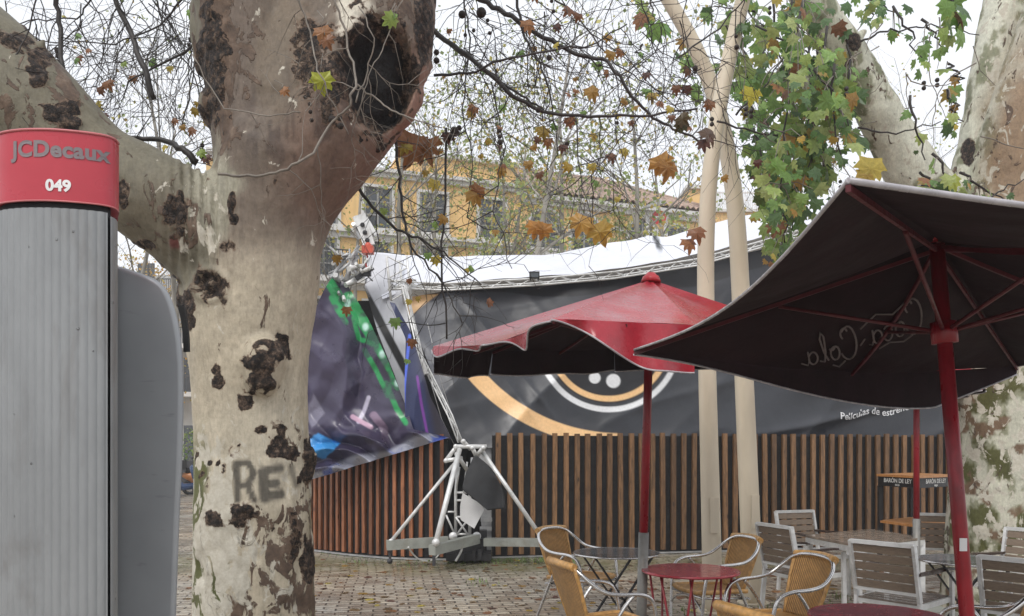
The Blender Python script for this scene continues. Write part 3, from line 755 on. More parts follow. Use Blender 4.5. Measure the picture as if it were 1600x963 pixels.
obj('truss_bars', m, MT['white_metal'], ct); obj('twisted_bars', m2, MT['alu_dull'], ct)
m = M(); a, b = P(562, 336, 12.2), P(577, 384, 12.2); m.beam(a, b, .17, .05, (0, 1, 0)); m.beam(P(554, 340, 12.25), P(569, 375, 12.25), .05, .09, (0, 1, 0)); m.beam(P(573, 342, 12.25), P(588, 368, 12.25), .05, .09, (0, 1, 0)); wp = obj('bracket_plate', m, MT['white_metal'], ct)
m = M()
for t in (.35, .6, .85): p = a.lerp(b, t); m.ball(p+Vector((0, -.05, 0)), (.035, .01, .035), 6)
obj('bolt_hole', m, MT['black'], wp)
m = M(); m.box(P(575, 391, 12.15), (.16, .14, .11)); m.ball(P(575, 384, 12.15), .05, 6); obj('chain_hoist', m, simple('hoist_red', (.55, .09, .05), .4), ct)
m = M()
for k in range(8): m.ball(P(573+math.sin(k)*1.2, 398+k*3.2, 12.15), (.016, .016, .022), 5)
obj('chain', m, simple('chain_red', (.35, .05, .04), .4), ct)
m = M(); m.beam(P(583, 418, 12.2), P(556, 436, 12.2), .06, .06); m.box(P(571, 426, 12.2), (.16, .1, .1), mi=0); obj('clamp', m, MT['black'], ct)
# ================================================================== station terminal (left edge)
def terminal():
    t = thing('terminal_column', 'tall ribbed grey street terminal column with red head standing at the left edge', 'terminal', G(95, 2.4))
    key = [(-60, 2.75), (-25, 2.42), (-4, 2.225), (10, 2.205), (40, 2.19), (80, 2.19), (110, 2.20), (140, 2.215), (165, 2.232), (178, 2.25), (184, 2.30)]
    kp = np.array([((x-CX)/F*Y, Y) for x, Y in key])
    d = np.r_[0, np.cumsum(np.linalg.norm(np.diff(kp, axis=0), axis=1))]
    n = 700; tt = np.linspace(0, d[-1], n)
    from_ = np.stack([np.interp(tt, d, kp[:, 0]), np.interp(tt, d, kp[:, 1])], 1)
    ker = np.hanning(61); ker /= ker.sum()
    pad = np.vstack([from_[0]+(from_[0]-from_[1])*np.arange(30, 0, -1)[:, None], from_, from_[-1]+(from_[-1]-from_[-2])*np.arange(1, 31)[:, None]])
    sm = np.stack([np.convolve(pad[:, k], ker, 'valid') for k in (0, 1)], 1)
    tg = np.gradient(sm, axis=0); tg /= np.linalg.norm(tg, axis=1)[:, None]; nm = np.stack([tg[:, 1], -tg[:, 0]], 1)
    pxs = CX+F*sm[:, 0]/sm[:, 1]
    flute = 0.0035*(np.abs(np.sin(tt/0.0215*PI))**0.7)*(pxs < 168)
    iS = int(np.argmin(abs(pxs-171.0)))
    def ring(off, i0, i1, depth=.035): 
        a = [tuple(sm[i]+nm[i]*o) for i, o in zip(range(i0, i1), off[i0:i1])]
        return a
    def shell(name, i0, i1, off, z0, z1, mat, back, parent, step=1):
        a = ring(off, i0, i1)[::step]; b = [tuple(q) for q in back]
        m = M(); poly = a+b; k = len(poly)
        vs = [(x, y, z) for z in (z0, z1) for x, y in poly]; na = len(a)
        m.add(vs, [(i, (i+1) % k, k+(i+1) % k, k+i) for i in range(na-1)], 0, True)
        m.add(vs, [(i, (i+1) % k, k+(i+1) % k, k+i) for i in range(na-1, k)]+[tuple(reversed(range(k))), tuple(range(k, 2*k))])
        return obj(name, m, mat, parent)
    k = NT('ribbed_grey_paint'); v = k.coord('Object')
    n1 = k.noise(k.coord('Object', (1, 1, .35)), 5, 6, .7)
    c = k.ramp(n1, [(.3, (.21, .218, .222)), (.6, (.275, .285, .29)), (.8, (.30, .31, .315))])
    st = k.ramp(k.noise(k.coord('Object', (2, 2, .5)), 2.3, 5, .7, .5), [(.50, 0.0), (.72, .6)])
    c = k.mix(st, c, (.12, .10, .085)); 
    dr = k.n('ShaderNodeTexVoronoi', Vector=k.coord('Object', (1, 1, .8)), Scale=26.0, Randomness=1.0)
    drop = k.ramp(dr.outputs['Distance'], [(.0, 1.0), (.07, .9), (.10, 0.0)])
    sel = k.ramp(k.n('ShaderNodeSeparateColor', Color=dr.outputs['Color']).outputs[0], [(.68, 0.0), (.70, 1.0)])
    drop = k.math('MULTIPLY', drop, sel)
    k.p(Base_Color=c, Roughness=k.math('SUBTRACT', .42, k.math('MULTIPLY', drop, .36)), Metallic=.25); k.bump(drop, 1.0, .008); gm = k.mat
    MT['termgrey'] = gm
    redm = simple('red_enamel', (.46, .035, .055), .3, 0, .08, 4)
    bz = .5*(sm[iS]+np.array([-1.0, 2.75]))
    back = [(-1.30, 2.72), (-1.62, 2.95)]
    dark = simple('dark_gap', (.008, .008, .01), .6)
    shell('ribbed_body', 60, iS-3, flute, 0.05, 2.232, gm, [(-1.28, 2.6), (-1.55, 2.8)], t)
    sp = shell('side_strip', iS+2, n, flute*0, 0.05, 2.225, gm, [(-1.30, 2.72), (-1.36, 2.70)], t)
    shell('inner_core', 70, n-25, flute*0-.010, 0.0, 2.262, dark, [(-1.32, 2.66), (-1.5, 2.78)], t, 4)
    cap = shell('red_head', 55, n, flute*0+.003, 2.252, 2.435, redm, back, t)
    # moulded rim on the head
    m = M(); pl = [Vector((*(sm[i]+nm[i]*.004), 2.437)) for i in range(60, n, 8)]; m.tube(pl, .0035, 6)
    pl = [Vector((*(sm[i]+nm[i]*.004), 2.250)) for i in range(60, n, 8)]; m.tube(pl, .0025, 6); obj('head_rim', m, simple('pale_red_rim', (.55, .16, .17), .3), cap)
    # lettering follows the curved face
    def face(px0, z0):
        i0 = int(np.argmin(abs(pxs-px0))); s0 = tt[i0]
        def fn(v):
            s = s0+v.x; x = np.interp(s, tt, sm[:, 0]); y = np.interp(s, tt, sm[:, 1])
            nx = np.interp(s, tt, nm[:, 0]); ny = np.interp(s, tt, nm[:, 1])
            return Vector((x+nx*(.0045+v.z), y+ny*(.0045+v.z), z0+v.y))
        return fn
    put_text('head_lettering', 'JCDecaux', .0575, simple('grey_letter', (.20, .17, .18), .5), cap, face(22, 2.367), ext=.0004, bold=.0022, align='LEFT', spacing=1.05)
    put_text('number', '049', .041, simple('white_letter', (.8, .8, .8), .5), cap, face(92, 2.277), ext=.0005, bold=.0016)
    # second body behind
    t2 = thing('terminal_cabinet', 'smooth grey cabinet with rounded top corner behind the ribbed column', 'cabinet', G(230, 2.9))
    Y = 2.75
    prof = [(150, 405), (187, 414), (215, 423), (240, 432), (252, 439), (262, 452), (270, 470), (278, 498), (284, 535), (287, 580), (287, 640), (285, 720), (281, 800), (278, 880), (275, 963), (270, 1100), (262, 1455)]
    d_ = np.array([(P(x, y, Y).x, P(x, y, Y).z) for x, y in prof])
    dd = np.r_[0, np.cumsum(np.linalg.norm(np.diff(d_, axis=0), axis=1))]; q = np.linspace(0, dd[-1], 160)
    pr = np.stack([np.interp(q, dd, d_[:, 0]), np.interp(q, dd, d_[:, 1])], 1)
    ks = np.hanning(9); ks /= ks.sum(); core = np.stack([np.convolve(np.pad(pr[:, j], 4, 'edge'), ks, 'valid') for j in (0, 1)], 1)
    core[:, 1] = np.maximum(core[:, 1], .0)
    tgn = np.gradient(core, axis=0); tgn /= np.linalg.norm(tgn, axis=1)[:, None]; nn = np.stack([-tgn[:, 1], tgn[:, 0]], 1)*-1
    if nn[60, 0] < 0: nn = -nn
    m = M(); rows = []
    prof2 = [(-.022, 0), (-.012, -.003), (-.004, -.010), (0, -.022), (0, -.5), (-.02, -.52)]
    # front edge rounding then the depth
    A = np.zeros((160, len(prof2)+1, 3)); 
    A[:, 0, 0] = core[:, 0]-.0; A[:, 0, :] = np.stack([np.minimum(core[:, 0]-.03, -1.2)*0-1.75, np.full(160, Y-.002), np.minimum(core[:, 1], 2.2)], 1)
    for j, (o, dy) in enumerate(prof2):
        A[:, j+1, 0] = core[:, 0]+nn[:, 0]*o; A[:, j+1, 2] = core[:, 1]+nn[:, 1]*o; A[:, j+1, 1] = Y-dy
        A[:, j+1, 0] *= (Y-dy)/Y*1.004 if j > 2 else 1.0
    for i in range(160): A[i, 0] = (-1.75, Y-.001, A[i, 1, 2])
    m.grid(A); kk = NT('smooth_grey_paint'); v = kk.coord('Object'); n1 = kk.noise(v, 2.2, 5, .6)
    c = kk.ramp(n1, [(.3, (.29, .302, .315)), (.7, (.37, .382, .395))]); sm_ = kk.ramp(kk.noise(kk.coord('Object', (1, 1, 6)), 9, 3), [(.66, 0.0), (.74, .35)])
    c = kk.mix(sm_, c, (.13, .13, .135)); kk.p(Base_Color=c, Roughness=.36, Metallic=.3); obj('cabinet_shell', m, kk.mat, t2)
    m = M(); pl = [P(x, y, Y+.3) for x, y in ((283, 478), (288, 500), (291, 525), (292, 550))]
    for a, b in zip(pl[:-1], pl[1:]): m.beam(a, b, .014, .02)
    obj('black_grip', m, MT['rubber'], t2)
terminal()

# ================================================================== big foreground plane tree
def blob_mesh(chains, voxel, smooth, noise=(0.012, 7), seed=0):
    m = M()
    for ch in chains:
        pts = []; rs = []
        for (x, y, Y, r) in ch: pts.append(P(x, y, Y)); rs.append(r/F*Y)
        # resample
        P2 = np.array([tuple(p) for p in pts]); d = np.r_[0, np.cumsum(np.linalg.norm(np.diff(P2, axis=0), axis=1))]
        n = max(4, int(d[-1]/.07)); q = np.linspace(0, d[-1], n)
        X = np.stack([np.interp(q, d, P2[:, k]) for k in range(3)], 1); R = np.interp(q, d, rs)
        if n > 8:
            kk = np.hanning(5)[1:4]; kk /= kk.sum(); X[1:-1] = np.stack([np.convolve(X[:, k], kk, 'valid') for k in range(3)], 1)
        m.tube([Vector(x) for x in X], list(R), 20)
        m.ball(Vector(X[-1]), float(R[-1]), 10); m.ball(Vector(X[0]), float(R[0])*.98, 12)
    me = bpy.data.meshes.new('tmp'); me.from_pydata(m.v, [], m.f); o = bpy.data.objects.new('tmp', me); COL.objects.link(o)
    r = o.modifiers.new('r', 'REMESH'); r.mode = 'VOXEL'; r.voxel_size = voxel
    s = o.modifiers.new('s', 'SMOOTH'); s.iterations = smooth; s.factor = .5
    bpy.context.view_layer.update()
    e = bpy.data.meshes.new_from_object(o.evaluated_get(bpy.context.evaluated_depsgraph_get()))
    V = np.empty(len(e.vertices)*3); e.vertices.foreach_get('co', V); V = V.reshape(-1, 3)
    N = np.empty(len(e.vertices)*3); e.vertices.foreach_get('normal', N); N = N.reshape(-1, 3)
    Fc = [tuple(p.vertices) for p in e.polygons]
    bpy.data.objects.remove(o); bpy.data.meshes.remove(me); bpy.data.meshes.remove(e)
    return V, N, Fc
def ell(px, py, cx, cy, rx, ry, nz, amp=.5, soft=.25):
    d = np.hypot((px-cx)/rx, (py-cy)/ry)+(nz-.5)*amp*2
    return sstep(1+soft, 1-soft, d)

def bark_material(name, flake_scale=9.0, cols=None, bumpd=.02):
    k = NT(name); v = k.coord('Object')
    c = k.attr('paint'); fl = k.attr('flake', 'Fac'); sc_ = k.attr('scar', 'Fac'); gl = k.attr('pale', 'Fac')
    n = k.noise(v, 30, 6, .7); c = k.mix(.6, c, k.ramp(n, [(.3, .68), (.7, 1.22)]), 'MULTIPLY')
    n9 = k.noise(k.coord('Object', (1, 1, .3)), 70, 5, .75); c = k.mix(.6, c, k.ramp(n9, [(.32, .70), (.5, 1.0), (.7, 1.18)]), 'MULTIPLY')
    # long soft vertical stains
    stn = k.noise(k.coord('Object', (1, 1, .28)), 6, 6, .65, .8); c = k.mix(.55, c, k.ramp(stn, [(.35, .70), (.65, 1.16)]), 'MULTIPLY')
    # flaking plates
    dv = k.coord('Object', (1, 1, .55)); fn = k.noise(dv, flake_scale, 5, .62, .9)
    th = k.math('SUBTRACT', k.math('ADD', fn, k.math('MULTIPLY', fl, .34)), .62)
    pl = k.math('MULTIPLY', th, 38.0, True)
    br = k.ramp(k.noise(v, 14, 5, .7), [(.3, (.055, .038, .028)), (.55, (.13, .088, .062)), (.75, (.23, .17, .125))])
    c = k.mix(pl, c, br)
    # pale fresh plates
    fp = k.noise(k.coord('Object', (1, 1, .6), (0.5, .2, .9)), flake_scale*1.25, 5, .6, .7)
    pp = k.math('MULTIPLY', k.math('SUBTRACT', k.math('ADD', fp, k.math('MULTIPLY', gl, .34)), .66), 30.0, True)
    c = k.mix(pp, c, k.ramp(n, [(.3, (.42, .38, .30)), (.7, (.60, .57, .49))]))
    # thin cracks
    crk = k.n('ShaderNodeTexVoronoi', {'feature': 'DISTANCE_TO_EDGE'}, Vector=k.n('ShaderNodeVectorMath', {'operation': 'ADD'}, _0=k.coord('Object', (2.6, 2.6, 1.0)), _1=k.n('ShaderNodeTexNoise', Vector=v, Scale=5.0, Detail=4.0).outputs['Color']).outputs[0], Scale=2.6).outputs[0]
    # dark scars; shade inside the hollow is painted in as near black
    sn = k.noise(v, 22, 6, .75, .6); sm = k.math('MULTIPLY', k.math('SUBTRACT', k.math('ADD', sc_, k.math('MULTIPLY', sn, 1.5)), 1.22), 9.0, True)
    blk = k.ramp(k.noise(v, 34, 6, .8), [(.36, (.006, .005, .005)), (.48, (.022, .016, .013)), (.56, (.085, .055, .038)), (.66, (.22, .16, .115)), (.75, (.35, .28, .21))])
    cvm = k.math('MULTIPLY', k.math('SUBTRACT', sc_, 1.08), 8.0, True); blk = k.mix(cvm, blk, (.010, .009, .009))
    rim = k.math('MULTIPLY', k.math('SUBTRACT', k.math('ADD', sc_, k.math('MULTIPLY', sn, 1.5)), 1.06), 6.0, True)
    c = k.mix(k.math('MULTIPLY', rim, .8), c, k.ramp(n, [(.3, (.10, .06, .04)), (.7, (.25, .165, .11))])); c = k.mix(sm, c, blk)
    k.p(Base_Color=c, Roughness=k.ramp(stn, [(.3, .5), (.7, .8)]), Specular_IOR_Level=.35)
    h = k.math('ADD', k.math('MULTIPLY', n, .25), k.math('MULTIPLY', stn, .5)); h = k.math('ADD', h, k.math('MULTIPLY', pl, .35))
    h = k.math('ADD', h, k.math('MULTIPLY', sm, k.math('MULTIPLY', sn, 1.8))); h = k.math('ADD', h, 0.0)
    k.bump(h, .8, bumpd); return k.mat

def big_tree():
    Y = 4.3
    t = thing('plane_tree', 'huge foreground plane tree with burl, dark hollow and spray painted letters on its trunk', 'tree', G(400, Y))
    ch = [
        [(402, 1230, Y, 135), (402, 1150, Y, 112), (401, 1050, Y, 100), (400, 963, Y, 94), (398, 870, Y, 92), (397, 760, Y, 89), (394, 680, Y, 86), (391, 600, Y, 88), (388, 540, Y, 93), (390, 480, Y, 99), (394, 430, Y, 101), (405, 370, Y, 95), (424, 310, Y, 96), (445, 255, Y, 104)],
        [(430, 290, Y, 92), (420, 200, Y, 84), (410, 130, Y, 84), (400, 60, Y, 88), (395, 0, Y, 92), (380, -120, Y-.05, 88), (340, -300, Y-.1, 74), (280, -520, Y-.3, 60), (200, -800, Y-.5, 45), (150, -1100, Y-.6, 30)],
        [(415, 400, Y, 70), (425, 350, Y, 78), (438, 305, Y, 88), (458, 262, Y, 96), (490, 215, Y, 100), (530, 160, Y+.03, 104), (560, 110, Y+.05, 106), (582, 60, Y+.07, 97), (592, 0, Y+.1, 90), (600, -120, Y+.15, 82), (660, -320, Y+.2, 64), (750, -560, Y+.3, 52), (820, -850, Y+.5, 38), (860, -1150, Y+.6, 25)],
        [(470, 200, Y+.05, 110), (490, 100, Y+.1, 110), (500, 0, Y+.12, 100), (500, -60, Y+.12, 80)],
        [(375, 400, Y, 92), (330, 370, Y-.03, 88), (275, 335, Y-.08, 76), (215, 298, Y-.12, 72), (150, 262, Y-.15, 70), (95, 215, Y-.18, 76), (45, 160, Y-.2, 80), (-5, 112, Y-.2, 82), (-70, 50, Y-.2, 78), (-180, -80, Y-.2, 68), (-330, -300, Y-.2, 50), (-450, -560, Y-.1, 32)],
        [(345, 470, Y-.1, 45), (325, 440, Y-.14, 42), (330, 400, Y-.1, 45)],
        [(338, 165, Y-.02, 24), (352, 168, Y-.02, 40)], [(332, 100, Y, 27), (345, 60, Y, 45), (330, 20, Y, 32)],
        [(60, 130, Y-.25, 30), (66, 95, Y-.25, 10), (68, 62, Y-.25, 5)], [(92, 112, Y-.2, 10), (88, 140, Y-.2, 20)],
        [(300, 480, Y-.02, 20), (330, 470, Y, 50)], [(410, 590, Y-.25, 30), (412, 560, Y-.25, 36)],
        [(640, 150, Y+.02, 26), (610, 160, Y, 45)], [(655, 100, Y+.05, 22), (630, 110, Y, 40)],
        [(383, 800, Y-.255, 20), (370, 800, Y-.25, 20)], [(330, 815, Y-.12, 18), (338, 810, Y-.1, 20)], [(482, 715, Y, 14), (470, 740, Y, 22)],
    ]
    V, N, Fc = blob_mesh(ch, .0135, 9)
    px, py = project(V)
    n1 = fbm(V*np.array([3, 3, 2.0]), 4, 1); n2 = fbm(V*9, 4, 2); n3 = fbm(V*22, 3, 3)
    # cracked low relief and folds at the fork
    disp = .030*(n1-.5)+.012*(n2-.5)
    scar = np.zeros(len(V))
    big = .5*fbm(V*8, 4, 8)+.5*fbm(V*19, 3, 9); big = .5+(big-.5)*1.9
    for cx, cy, rx, ry, s_ in ((585, 118, 60, 84, 1), (330, 95, 26, 90, .75), (336, 165, 24, 26, .8), (415, 565, 32, 26, 1), (405, 600, 28, 24, 1), (388, 630, 14, 12, 1), (437, 552, 18, 18, 1), (337, 578, 8, 12, .9), (341, 596, 9, 12, 1),
                             (383, 805, 24, 16, .85), (331, 815, 14, 14, .9), (436, 708, 26, 11, .9), (437, 690, 12, 8, .7), (409, 672, 10, 8, .8), (441, 672, 8, 9, .7), (327, 445, 30, 24, .62), (212, 384, 26, 10, .9), (238, 412, 22, 10, .9), (268, 442, 16, 12, .9), (290, 478, 15, 22, 1), (296, 502, 9, 14, 1),
                             (362, 310, 5, 26, .8), (366, 342, 6, 8, 1), (272, 330, 18, 40, .65), (192, 302, 9, 26, .9), (96, 172, 30, 14, .9), (112, 195, 16, 16, .8), (62, 100, 16, 40, .9), (480, 90, 28, 80, .55), (500, 55, 30, 24, .75), (515, 150, 18, 50, .6),
                             (664, 40, 18, 70, .8), (645, 118, 12, 40, .7), (485, 720, 10, 30, .8), (483, 880, 10, 40, .8), (460, 845, 12, 40, .6), (430, 280, 6, 16, .5), (352, 385, 20, 14, .55), (350, 730, 6, 12, .7), (365, 705, 8, 12, .4), (20, 60, 40, 18, .7)):
        scar = np.maximum(scar, s_*ell(px, py, cx, cy, rx, ry, big, .8, .45))
    sp = fbm(V*np.array([17, 17, 11]), 4, 88); scar = np.maximum(scar, .8*sstep(.69, .74, sp)*sstep(620, 700, py)*(n1 > .42)); scar = np.maximum(scar, .7*sstep(.70, .75, sp)*sstep(60, 20, np.abs(px-300-(py-330)*.2))*(py < 480))
    cav = ell(px, py, 587, 115, 52, 76, n2, .25, .3)*(V[:, 1] < Y-.05)
    disp += scar*.045*(n3-.45)*(1-cav)+scar*.012*(n2-.5)
    disp += .05*ell(px, py, 327, 445, 34, 26, n1, .1, .6)*np.cos(np.hypot(px-327, py-445)*.25)*.35
    # vertical bark folds at the fork of the limb
    fo = ell(px, py, 315, 330, 55, 90, n1, .2, .5); disp += fo*.014*np.sin(px*.42+6*n1)
    V = V+N*disp[:, None]; V[:, 1] += cav*(.10+.10*fbm(V*9, 3, 77))
    dn = np.where((px > 300) & (px < 500), .018*sstep(.5, .75, fbm(V*np.array([12, 12, 5]), 3, 15))*sstep(640, 760, py), 0); V -= N*dn[:, None]
    # painted bark colours
    c = np.ones((len(V), 3))*np.array(lin(184, 173, 152))
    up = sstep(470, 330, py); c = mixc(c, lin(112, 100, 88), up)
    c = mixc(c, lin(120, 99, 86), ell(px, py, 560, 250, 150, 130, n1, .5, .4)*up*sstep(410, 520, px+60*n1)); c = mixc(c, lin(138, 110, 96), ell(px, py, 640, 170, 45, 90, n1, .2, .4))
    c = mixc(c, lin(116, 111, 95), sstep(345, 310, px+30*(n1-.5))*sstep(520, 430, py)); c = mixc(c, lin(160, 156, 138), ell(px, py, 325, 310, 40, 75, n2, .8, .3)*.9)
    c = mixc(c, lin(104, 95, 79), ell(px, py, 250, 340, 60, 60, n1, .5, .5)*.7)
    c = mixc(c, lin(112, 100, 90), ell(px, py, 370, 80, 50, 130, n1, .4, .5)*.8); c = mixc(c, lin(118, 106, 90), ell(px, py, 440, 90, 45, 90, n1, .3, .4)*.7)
    c = mixc(c, lin(118, 72, 66), ell(px, py, 272, 378, 10, 14, n2, .6, .3)); c = mixc(c, lin(205, 198, 182), ell(px, py, 556, 30, 30, 50, n2, .5, .2))
    c = mixc(c, lin(205, 197, 178), ell(px, py, 400, 700, 90, 90, n1, .7, .6)*.45)
    c = mixc(c, lin(96, 98, 62), sstep(330, 318, px+18*(n2-.5))*sstep(640, 740, py)); c = mixc(c, lin(84, 88, 50), ell(px, py, 340, 900, 13, 60, n2, .6, .3)); c = mixc(c, lin(100, 92, 60), sstep(478, 492, px+20*(n2-.5))*sstep(700, 800, py)*.6)
    c = mixc(c, lin(60, 48, 45), sstep(.5, .62, fbm(V*np.array([26, 26, 2.2]), 3, 4))*ell(px, py, 470, 190, 90, 90, n1, .4, .5)*.55)
    # spray paint letters
    g = np.maximum.reduce([stroke([(369, 725), (371, 782)], 8, px, py, 3), stroke([(369, 725), (388, 723), (396, 740), (388, 757), (374, 760)], 8, px, py, 3), stroke([(386, 758), (397, 782)], 8, px, py, 3),
                           stroke([(408, 738), (425, 733), (438, 732)], 10, px, py, 5), stroke([(411, 738), (414, 778)], 13, px, py, 5), stroke([(414, 757), (432, 755)], 10, px, py, 5), stroke([(414, 776), (440, 772)], 12, px, py, 5),
                           stroke([(455, 730), (463, 758), (480, 740)], 6, px, py, 5)*.7])
    c = mixc(c, lin(28, 28, 31), np.clip(g*1.1, 0, 1)*.78)
    c = mixc(c, lin(14, 12, 12), cav*.97)  # shade of the hollow, painted into the bark colour
    flake = .22*sstep(660, 900, py)+.36*ell(px, py, 465, 820, 40, 150, n1, .4, .5)+.25*ell(px, py, 395, 860, 30, 90, n1, .4, .5)+.55*ell(px, py, 350, 70, 60, 130, n1, .4, .5)+.5*ell(px, py, 620, 60, 70, 90, n1, .4, .5)+.35*ell(px, py, 265, 320, 60, 60, n1, .4, .5)+.35*ell(px, py, 60, 160, 130, 70, n1, .5, .5)-.1
    flake = flake*(1-np.clip(g*2, 0, 1)); flake = np.where((py > 715) & (py < 790) & (px > 360) & (px < 480), flake*.3, flake)
    flake = np.where(py < -20, .5, flake)
    pale = .5*ell(px, py, 340, 880, 45, 150, n1, .5, .5)+.3*ell(px, py, 320, 320, 50, 80, n1, .5, .5)+.25*sstep(560, 700, py)
    pale = pale-1.2*np.clip(g*2, 0, 1)
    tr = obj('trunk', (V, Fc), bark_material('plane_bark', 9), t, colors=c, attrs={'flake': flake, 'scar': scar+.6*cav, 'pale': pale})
    tr.data.polygons.foreach_set('use_smooth', [True]*len(Fc))
    return t
BIG = big_tree()

def right_tree():
    Y = 8.3
    t = thing('plane_tree', 'forked plane tree with white and green camouflage bark rising behind the dark parasol', 'tree', G(1560, Y))
    ch = [[(1562, 985, Y, 96), (1560, 940, Y, 84), (1560, 880, Y, 76), (1558, 750, Y, 70), (1558, 650, Y, 67), (1560, 560, Y, 68), (1560, 480, Y, 72), (1552, 400, Y, 80), (1545, 350, Y, 78)],
          [(1520, 400, Y, 55), (1470, 335, Y, 50), (1430, 278, Y-.05, 42), (1400, 225, Y-.1, 36), (1366, 160, Y-.2, 33), (1330, 100, Y-.3, 30), (1292, 40, Y-.4, 30), (1255, -20, Y-.5, 30), (1190, -140, Y-.7, 26), (1120, -300, Y-.9, 20), (1080, -420, Y-1, 14)],
          [(1540, 360, Y, 58), (1532, 290, Y+.1, 48), (1538, 210, Y+.1, 36), (1556, 100, Y+.1, 34), (1572, 0, Y+.2, 34), (1590, -120, Y+.2, 30), (1600, -300, Y+.3, 22), (1620, -500, Y+.3, 12)],
          [(1560, 370, Y-.1, 56), (1566, 290, Y-.2, 50), (1585, 200, Y-.3, 46), (1612, 110, Y-.35, 42), (1640, 20, Y-.4, 40), (1690, -120, Y-.5, 34), (1740, -300, Y-.5, 24), (1760, -480, Y-.5, 12)],
          [(1318, 92, Y-.3, 12), (1338, 60, Y-.3, 10), (1350, 50, Y-.3, 6)], [(1255, 100, Y-.35, 8), (1268, 130, Y-.3, 20), (1290, 140, Y-.3, 20)]]
    V, N, Fc = blob_mesh(ch, .026, 6); px, py = project(V)
    n1 = fbm(V*2.4, 4, 11); n2 = fbm(V*6, 4, 12); V = V+N*(.05*(n1-.5)+.02*(n2-.5))[:, None]
    c = np.ones((len(V), 3))*np.array(lin(142, 142, 118)); cn = fbm(V*np.array([7.5, 7.5, 4.2]), 4, 13)
    low = sstep(430, 520, py)
    c = mixc(c, lin(196, 194, 176), sstep(.515, .535, cn)*low); c = mixc(c, lin(88, 88, 52), sstep(.455, .435, cn)*low); c = mixc(c, lin(118, 96, 76), sstep(.60, .63, fbm(V*5, 4, 14))*low)
    up = 1-low; c = mixc(c, lin(216, 216, 200), sstep(.44, .50, cn)*up*.9); c = mixc(c, lin(134, 138, 112), sstep(.44, .40, cn)*up*.9)
    c = mixc(c, lin(152, 130, 106), ell(px, py, 1600, 240, 60, 170, n1, .4, .4)*up)
    scar = np.zeros(len(V))
    for cx, cy, rx, ry in ((1283, 75, 9, 14), (1262, 85, 10, 16), (1300, 175, 12, 18), (1514, 240, 12, 22), (1333, 65, 12, 14)): scar = np.maximum(scar, .8*ell(px, py, cx, cy, rx, ry, n2, .5, .3))
    flake = .0+.10*ell(px, py, 1590, 280, 70, 150, n1, .4, .5)
    tr = obj('trunk', (V, Fc), bark_material('camouflage_bark', 8.0, bumpd=.03), t, colors=c, attrs={'flake': flake*1.0, 'scar': scar, 'pale': .42*low+.28*up})
    tr.data.polygons.foreach_set('use_smooth', [True]*len(Fc))
    return t
RT_ = right_tree()

# ---- leaves
_h = [(.12, .03), (.40, -.03), (.39, .13), (.47, .24), (.60, .40), (.44, .41), (.35, .47), (.40, .62), (.36, .76), (.22, .68), (.14, .70), (.11, .84)]
LEAF = np.array([(0, .02)]+_h+[(0, 1.0)]+[(-a, b) for a, b in reversed(_h)])
LC = (0, .38)
def leaf_mesh(items, curl=.18):
    """items: (pos, size, direction of the tip, normal-ish, colour)"""
    Vs = []; Fs = []; Cs = []; o = 0; n = len(LEAF)
    for p, s, tip, nr, col in items:
        y = Vector(tip).normalized(); x = y.cross(Vector(nr)); x = x.normalized() if x.length > 1e-3 else y.orthogonal().normalized(); z = x.cross(y)
        p = Vector(p); Vs.append(tuple(p+y*(LC[1]*s))); Cs.append(tuple(c*.9 for c in col))
        for a, b in LEAF:
            d = math.hypot(a-LC[0], b-LC[1]); q = p+x*(a*s)+y*(b*s)-z*(curl*s*(d*d*1.6-.2*abs(a)*3))
            Vs.append(tuple(q)); Cs.append(col)
        for i in range(n): Fs.append((o, o+1+i, o+1+(i+1) % n))
        o += n+1
    return np.array(Vs), Fs, np.array(Cs)
def leaf_material(name):
    k = NT(name); v = k.coord('Object'); n = k.noise(v, 40, 4, .6)
    c = k.mix(1.0, k.attr('paint'), k.ramp(n, [(.3, .78), (.7, 1.15)]), 'MULTIPLY')
    tr = k.n('ShaderNodeBsdfTranslucent', Color=c); k.p(Base_Color=c, Roughness=.42)
    mxs = k.n('ShaderNodeMixShader', Fac=.35); k.t.links.new(k.b.outputs[0], mxs.inputs[1]); k.t.links.new(tr.outputs[0], mxs.inputs[2])
    k.t.links.new(mxs.outputs[0], k.t.nodes['Material Output'].inputs['Surface']); return k.mat
MT['leaf'] = leaf_material('leaf')
MT['twig'] = simple('dark_twig', (.035, .030, .027), .6, 0, .3, 20)
MT['twig_pale'] = simple('pale_twig', (.20, .175, .145), .6, 0, .25, 20)
MT['ball'] = simple('seed_ball', (.03, .022, .018), .8, 0, .4, 60)
GREENS = [lin(114, 148, 76), lin(130, 162, 86), lin(96, 130, 68), lin(150, 172, 92), lin(82, 112, 66), lin(164, 178, 108)]
YEL = [lin(178, 152, 70), lin(190, 172, 80), lin(164, 128, 62)]
BRN = [lin(142, 98, 66), lin(122, 84, 60), lin(158, 112, 72), lin(98, 66, 56)]
def jitter(c, r, a=.15): k = 1+r.uniform(-a, a); return tuple(min(1, x*k) for x in c)

def wob(pl, r, amp, n=5):
    """polyline in px -> denser with small kinks"""
    out = []
    for a, b in zip(pl[:-1], pl[1:]):
        for i in range(n):
            t = i/n; out.append((a[0]+(b[0]-a[0])*t+(r.gauss(0, amp) if i else 0), a[1]+(b[1]-a[1])*t+(r.gauss(0, amp) if i else 0)))
    out.append(pl[-1]); return out

